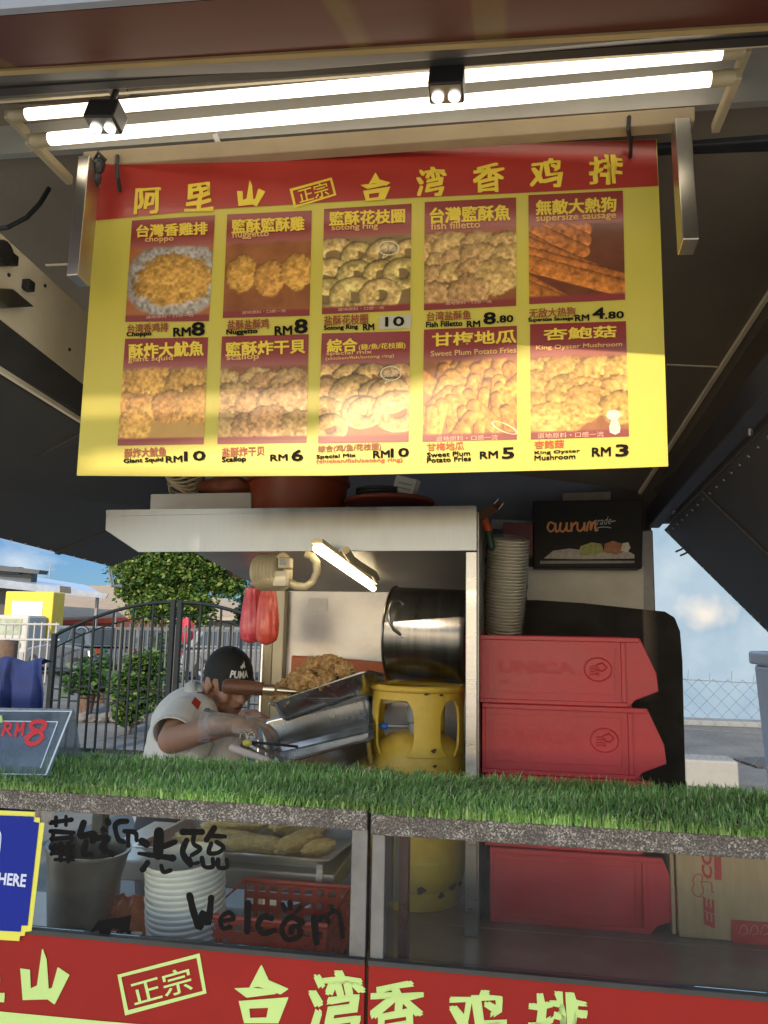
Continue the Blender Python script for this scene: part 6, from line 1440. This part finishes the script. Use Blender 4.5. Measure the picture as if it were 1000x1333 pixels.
w = MB(); p = PY(66,733,40); w.tube([(p.x,40,0),(p.x,40,p.z)], .03, 6); w.tube([PY(60,741,40),PY(72,742,40)], .015, 6); tag(w.build('aerial_mast', m_gray, loc=(p.x,40,0)), 'thin aerial mast above the pale blue shed roof', 'mast')
# red motorcycle-like shape beyond the gate: a folded red parasol on its stand
ba = thing('red_parasol', 'folded red parasol standing beyond the right leaf of the gate', 'parasol', (PY(243,880,14).x, 14, 0))
p = PY(243,812,14); w = MB(); w.tube([(p.x,14,0),(p.x,14,p.z+.12)], .018, 8); w.build('pole', m_gray, ba)
w = MB(); w.lathe((p.x,14,p.z-.35), [(.06,0),(.12,.08),(.13,.22),(.09,.38),(.03,.46)], 18)
for i in range(len(w.v)):
    v_ = V(w.v[i]); a = math.atan2(v_.y-14, v_.x-p.x); k = 1+.25*math.sin(a*6); w.v[i] = (p.x+(v_.x-p.x)*k, 14+(v_.y-14)*k, v_.z)
w.build('canopy', M('red canopy cloth', (.50,.03,.05), .7, 0, .15, 9), ba, sm=70)
w = MB(); w.lathe((p.x,14,.001), [(0,0),(.25,0),(.25,.06),(.05,.09),(0,.09)], 20); w.build('base', m_gray, ba, sm=40)

# clutter between the gate and the cars: a thin second fence, pots, a bin, a low rubble kerb
f2 = thing('thin_fence', 'thin grey fence of close upright bars between the black gate and the cars', 'fence', (PY(250,850,13).x, 13, 0))
m_tf = M('thin fence paint', (.075,.08,.085), .6, .1, .2, 9)
xa_, xb_ = PY(150,850,13).x, PY(352,850,13).x; zt_ = PY(250,818,13).z
for z in (.25, zt_-.05): MB().box((xa_,12.985,z),(xb_,13.015,z+.05)).build('fence_rail', m_tf, f2)
for i in range(34): x = xa_+(xb_-xa_)*i/33; MB().box((x-.014,12.98,0),(x+.014,13.02,zt_+.06*(i % 2))).build('fence_bar', m_tf, f2)
def pot_plant(px, py, h, r, label, seed):
    b_ = PZ(px, py, 0); t = thing('potted_plant', label, 'potted plant', b_, 'potted plants behind the gate')
    MB().lathe(b_, [(0,0),(r*.7,0),(r,.30),(r*1.08,.30),(r*1.08,.34),(r*.9,.34),(r*.88,.28),(0,.28)], 20).build('pot', M('dark pot '+str(seed), (.10,.06,.045), .8, 0, .3, 9), t, sm=40)
    r_ = np.random.RandomState(seed); pos = [(b_.x+r_.normal()*.16, b_.y+r_.normal()*.14, .4+abs(r_.normal())*h*.5) for _ in range(700)]
    mb = leaves(700, pos, .14, seed, .5, .3); mb.build('foliage', m_leaf, t, colors=leafcol(mb, [(.04,.10,.02),(.07,.14,.03),(.025,.06,.015)], seed))
    w = MB(); w.tube([b_+V((0,0,.28)), b_+V((.03,0,.28+h*.5))], .012, 6); w.build('stem', m_bark, t)
pot_plant(205, 922, .9, .16, 'tall dark potted plant just left of the middle of the gate', 21)
pot_plant(130, 915, .5, .18, 'low potted plant behind the left end of the gate', 22)
pot_plant(112, 930, .4, .14, 'small potted plant at the gate foot beside the blue cloth', 23)
w = MB(); b_ = PZ(150,918,0); w.lathe(b_, [(0,0),(.20,0),(.24,.55),(.26,.56),(.26,.60),(.1,.66),(0,.67)], 24); tag(w.build('dustbin', M('dark grey bin', (.035,.04,.05), .6, 0, .2, 9), loc=b_, sm=40), 'dark grey round dustbin standing behind the left leaf of the gate', 'bin')
w = MB(); r_ = np.random.RandomState(31); b_ = PZ(150,940,0)
for i in range(22): q = b_+V((r_.uniform(-.9,1.0), r_.uniform(-.25,.25), .05)); w.ball(q, (r_.uniform(.06,.14), r_.uniform(.06,.12), r_.uniform(.05,.10)), 2, .25, 9, None, i)
tag(w.build('rubble', M('grey rubble', (.13,.12,.11), .9, 0, .3, 9, .3, 40), loc=b_, sm=30), 'low heap of grey rubble along the foot of the gate', 'rubble', kind='stuff')
p = PZ(118,880,0); w = MB(); w.lathe((p.x,p.y,.36), [(.0,-.09),(.20,-.09),(.34,-.08),(.35,0),(.34,.08),(.20,.09),(0,.09)], 28, (0,1,0)); tag(w.build('spare_tyre', m_tyre, loc=(p.x,p.y,0), sm=50), 'black tyre standing on edge on the ground before the silver car', 'tyre')
# ------------------------------------------------------------------ right: pale blue wall, chain-link fence, foam box
m_bw = bpy.data.materials.new('pale blue weathered wall'); m_bw.use_nodes = True; N, L = m_bw.node_tree.nodes, m_bw.node_tree.links; b = N['Principled BSDF']
t = N.new('ShaderNodeTexCoord'); n1_ = N.new('ShaderNodeTexNoise'); n1_.inputs['Scale'].default_value = .75; n1_.inputs['Detail'].default_value = 4; L.new(t.outputs['Object'], n1_.inputs['Vector'])
r1_ = N.new('ShaderNodeValToRGB'); r1_.color_ramp.elements[0].position = .38; r1_.color_ramp.elements[0].color = (.15,.235,.34,1); r1_.color_ramp.elements[1].position = .72; r1_.color_ramp.elements[1].color = (.25,.33,.41,1)
L.new(n1_.outputs['Fac'], r1_.inputs[0])
mpp = N.new('ShaderNodeMapping'); L.new(t.outputs['Object'], mpp.inputs[0]); pw = PY(915,797,16)
mpp.inputs['Location'].default_value = (-(pw.x-4)/.62, 0, -(pw.z-0)/.40); mpp.inputs['Scale'].default_value = (1/.62, 0, 1/.40)
n2_ = N.new('ShaderNodeTexNoise'); n2_.inputs['Scale'].default_value = 2.2; L.new(t.outputs['Object'], n2_.inputs['Vector'])
ln_ = N.new('ShaderNodeVectorMath'); ln_.operation = 'LENGTH'; L.new(mpp.outputs[0], ln_.inputs[0])
ma_ = N.new('ShaderNodeMath'); ma_.operation = 'MULTIPLY_ADD'; ma_.inputs[1].default_value = 1.3; L.new(n2_.outputs['Fac'], ma_.inputs[0]); L.new(ln_.outputs['Value'], ma_.inputs[2])
r2_ = N.new('ShaderNodeValToRGB'); r2_.color_ramp.elements[0].position = .45; r2_.color_ramp.elements[0].color = (1,1,1,1); r2_.color_ramp.elements[1].position = 1.0; r2_.color_ramp.elements[1].color = (0,0,0,1)
sc2 = N.new('ShaderNodeMath'); sc2.operation = 'MULTIPLY'; sc2.inputs[1].default_value = .6; L.new(ma_.outputs[0], sc2.inputs[0]); L.new(sc2.outputs[0], r2_.inputs[0])
mw_ = N.new('ShaderNodeMix'); mw_.data_type = 'RGBA'; L.new(r2_.outputs[0], mw_.inputs[0]); L.new(r1_.outputs[0], mw_.inputs[6]); mw_.inputs[7].default_value = (.40,.40,.40,1)
L.new(mw_.outputs[2], b.inputs['Base Color']); b.inputs['Roughness'].default_value = .85
w = MB(); w.box((1.2,16,0),(14,16.3,5.6)); tag(w.build('blue_wall', m_bw, loc=(4,16,0)), 'tall pale blue weathered wall with a whitish patch behind the chain link fence', 'wall')
FYd = 9.0
fn = thing('chain_link_fence', 'rusty chain link fence with upright wire tips before the pale blue wall', 'fence', (PY(930,950,FYd).x, FYd, 0))
m_wire = M('fence wire', (.17,.18,.19), .5, .4, .2, 20)
fx0, fx1, fz = PY(868,900,FYd).x, PY(1090,900,FYd).x, PY(930,884,FYd).z
w = MB(); pit_ = .075; nx_ = int((fx1-fx0)/pit_); nz_ = int(fz/pit_)
for i in range(nx_):
    x = fx0+i*pit_; pts = []
    for j in range(nz_*1+1): pts.append((x+(pit_*.52 if (j+i) % 2 == 0 else -pit_*.52), FYd+(.004 if j % 2 else -.004), .02+j*(fz-.02)/nz_))
    w.tube(pts, .0026, 4)
w.build('wire_mesh', m_wire, fn)
w = MB()
for z in (fz-.01, fz*.52): w.tube([(fx0,FYd,z),((fx0+fx1)/2,FYd,z-.02),(fx1,FYd,z)], .004, 5)
w.build('line_wire', m_wire, fn)
for i in range(0, nx_, 3):
    w = MB(); x = fx0+i*pit_; w.tube([(x,FYd,fz-.02),(x+.01,FYd,fz+.06+.03*(i % 2))], .0035, 5); w.build('wire_tip', m_wire, fn)
for x in (fx0-.02, fx1-.1): w = MB(); w.tube([(x,FYd+.02,0),(x,FYd+.02,fz+.03)], .022, 8); w.build('fence_post', m_wire, fn, sm=60)
a, b = PZ(893,1024,0), PZ(958,1024,0); zt_ = PY(925,990,a.y).z
w = MB(); w.box((a.x,a.y,.001),(b.x,a.y+.4,zt_)); tag(w.build('foam_box', M('foam white', (.24,.24,.23), .8, 0, .08, 9), loc=((a.x+b.x)/2,a.y,0), bev=.02), 'white foam box standing on the ground beyond the turf at the right', 'box')
w = MB(); w.sheet([PZ(955,988,.02), PZ(1040,984,.02), PZ(1040,1000,.02), PZ(985,998,.02)], 4, 2); 
tag(w.build('dark_wedge', m_dark, loc=PZ(990,992,.02), solid=.02), 'flat dark wedge on the quay behind the chain link fence', 'sheet')  # flat dark wedge shape just above the ground

# ------------------------------------------------------------------ unseen canvas screens added behind the viewer to shape sun and shade
def shade_quad(pts, Y):      # where the sun's rays to these spots of the menu board cross depth Y
    out = []
    for px, py in pts:
        p = sg0(px, py); k = (Y-p.y)/SUN_DIR.y; out.append(p+SUN_DIR*k)
    return out
m_canv = M('cream canvas', (.70,.66,.58), .8, 0, .08, 3)
lo_ = shade_quad(((485,626),(485,626),(485,1900),(485,1900)), -3.6)
ms = thing('added_sun_screen', 'added unseen canvas screen on posts behind the viewer that shades the counter', 'shade screen', (0, -3.6, 0))  # added out of view: keeps the sun off everything below the menu board
MB().slab([V((-4,-3.6,lo_[0].z)), V((4.2,-3.6,lo_[0].z)), V((4.2,-3.6,lo_[2].z)), V((-4,-3.6,lo_[2].z))], (0,-.012,0)).build('screen_cloth', m_canv, ms)
for x in (-3.95, -1.3, 1.4, 4.15): MB().box((x-.03,-3.70,0),(x+.03,-3.64,lo_[0].z)).build('screen_post', m_alu, ms)
bn = thing('added_sun_mask', 'added unseen canvas mask of two strips that shapes the sun patch on the menu board', 'shade mask', (0,-3.6,4.5))  # added out of view: outline and slit cut to shape sunlight on the board
for poly in (((-1300,330),(2400,330),(2400,640),(881,640),(881,372),(870,372),(836,390),(828,404),(822,396),(816,408),(812,398),(690,452),(690,450),(540,500),(480,513),(96,522.6),(94,640),(-1300,640)),
             ((96,536),(440,527),(420,560),(118,592),(112,600),(96,600))):
    MB().prism(shade_quad(poly, -3.6), (0,-.01,0)).build('mask_strip', m_canv, bn)
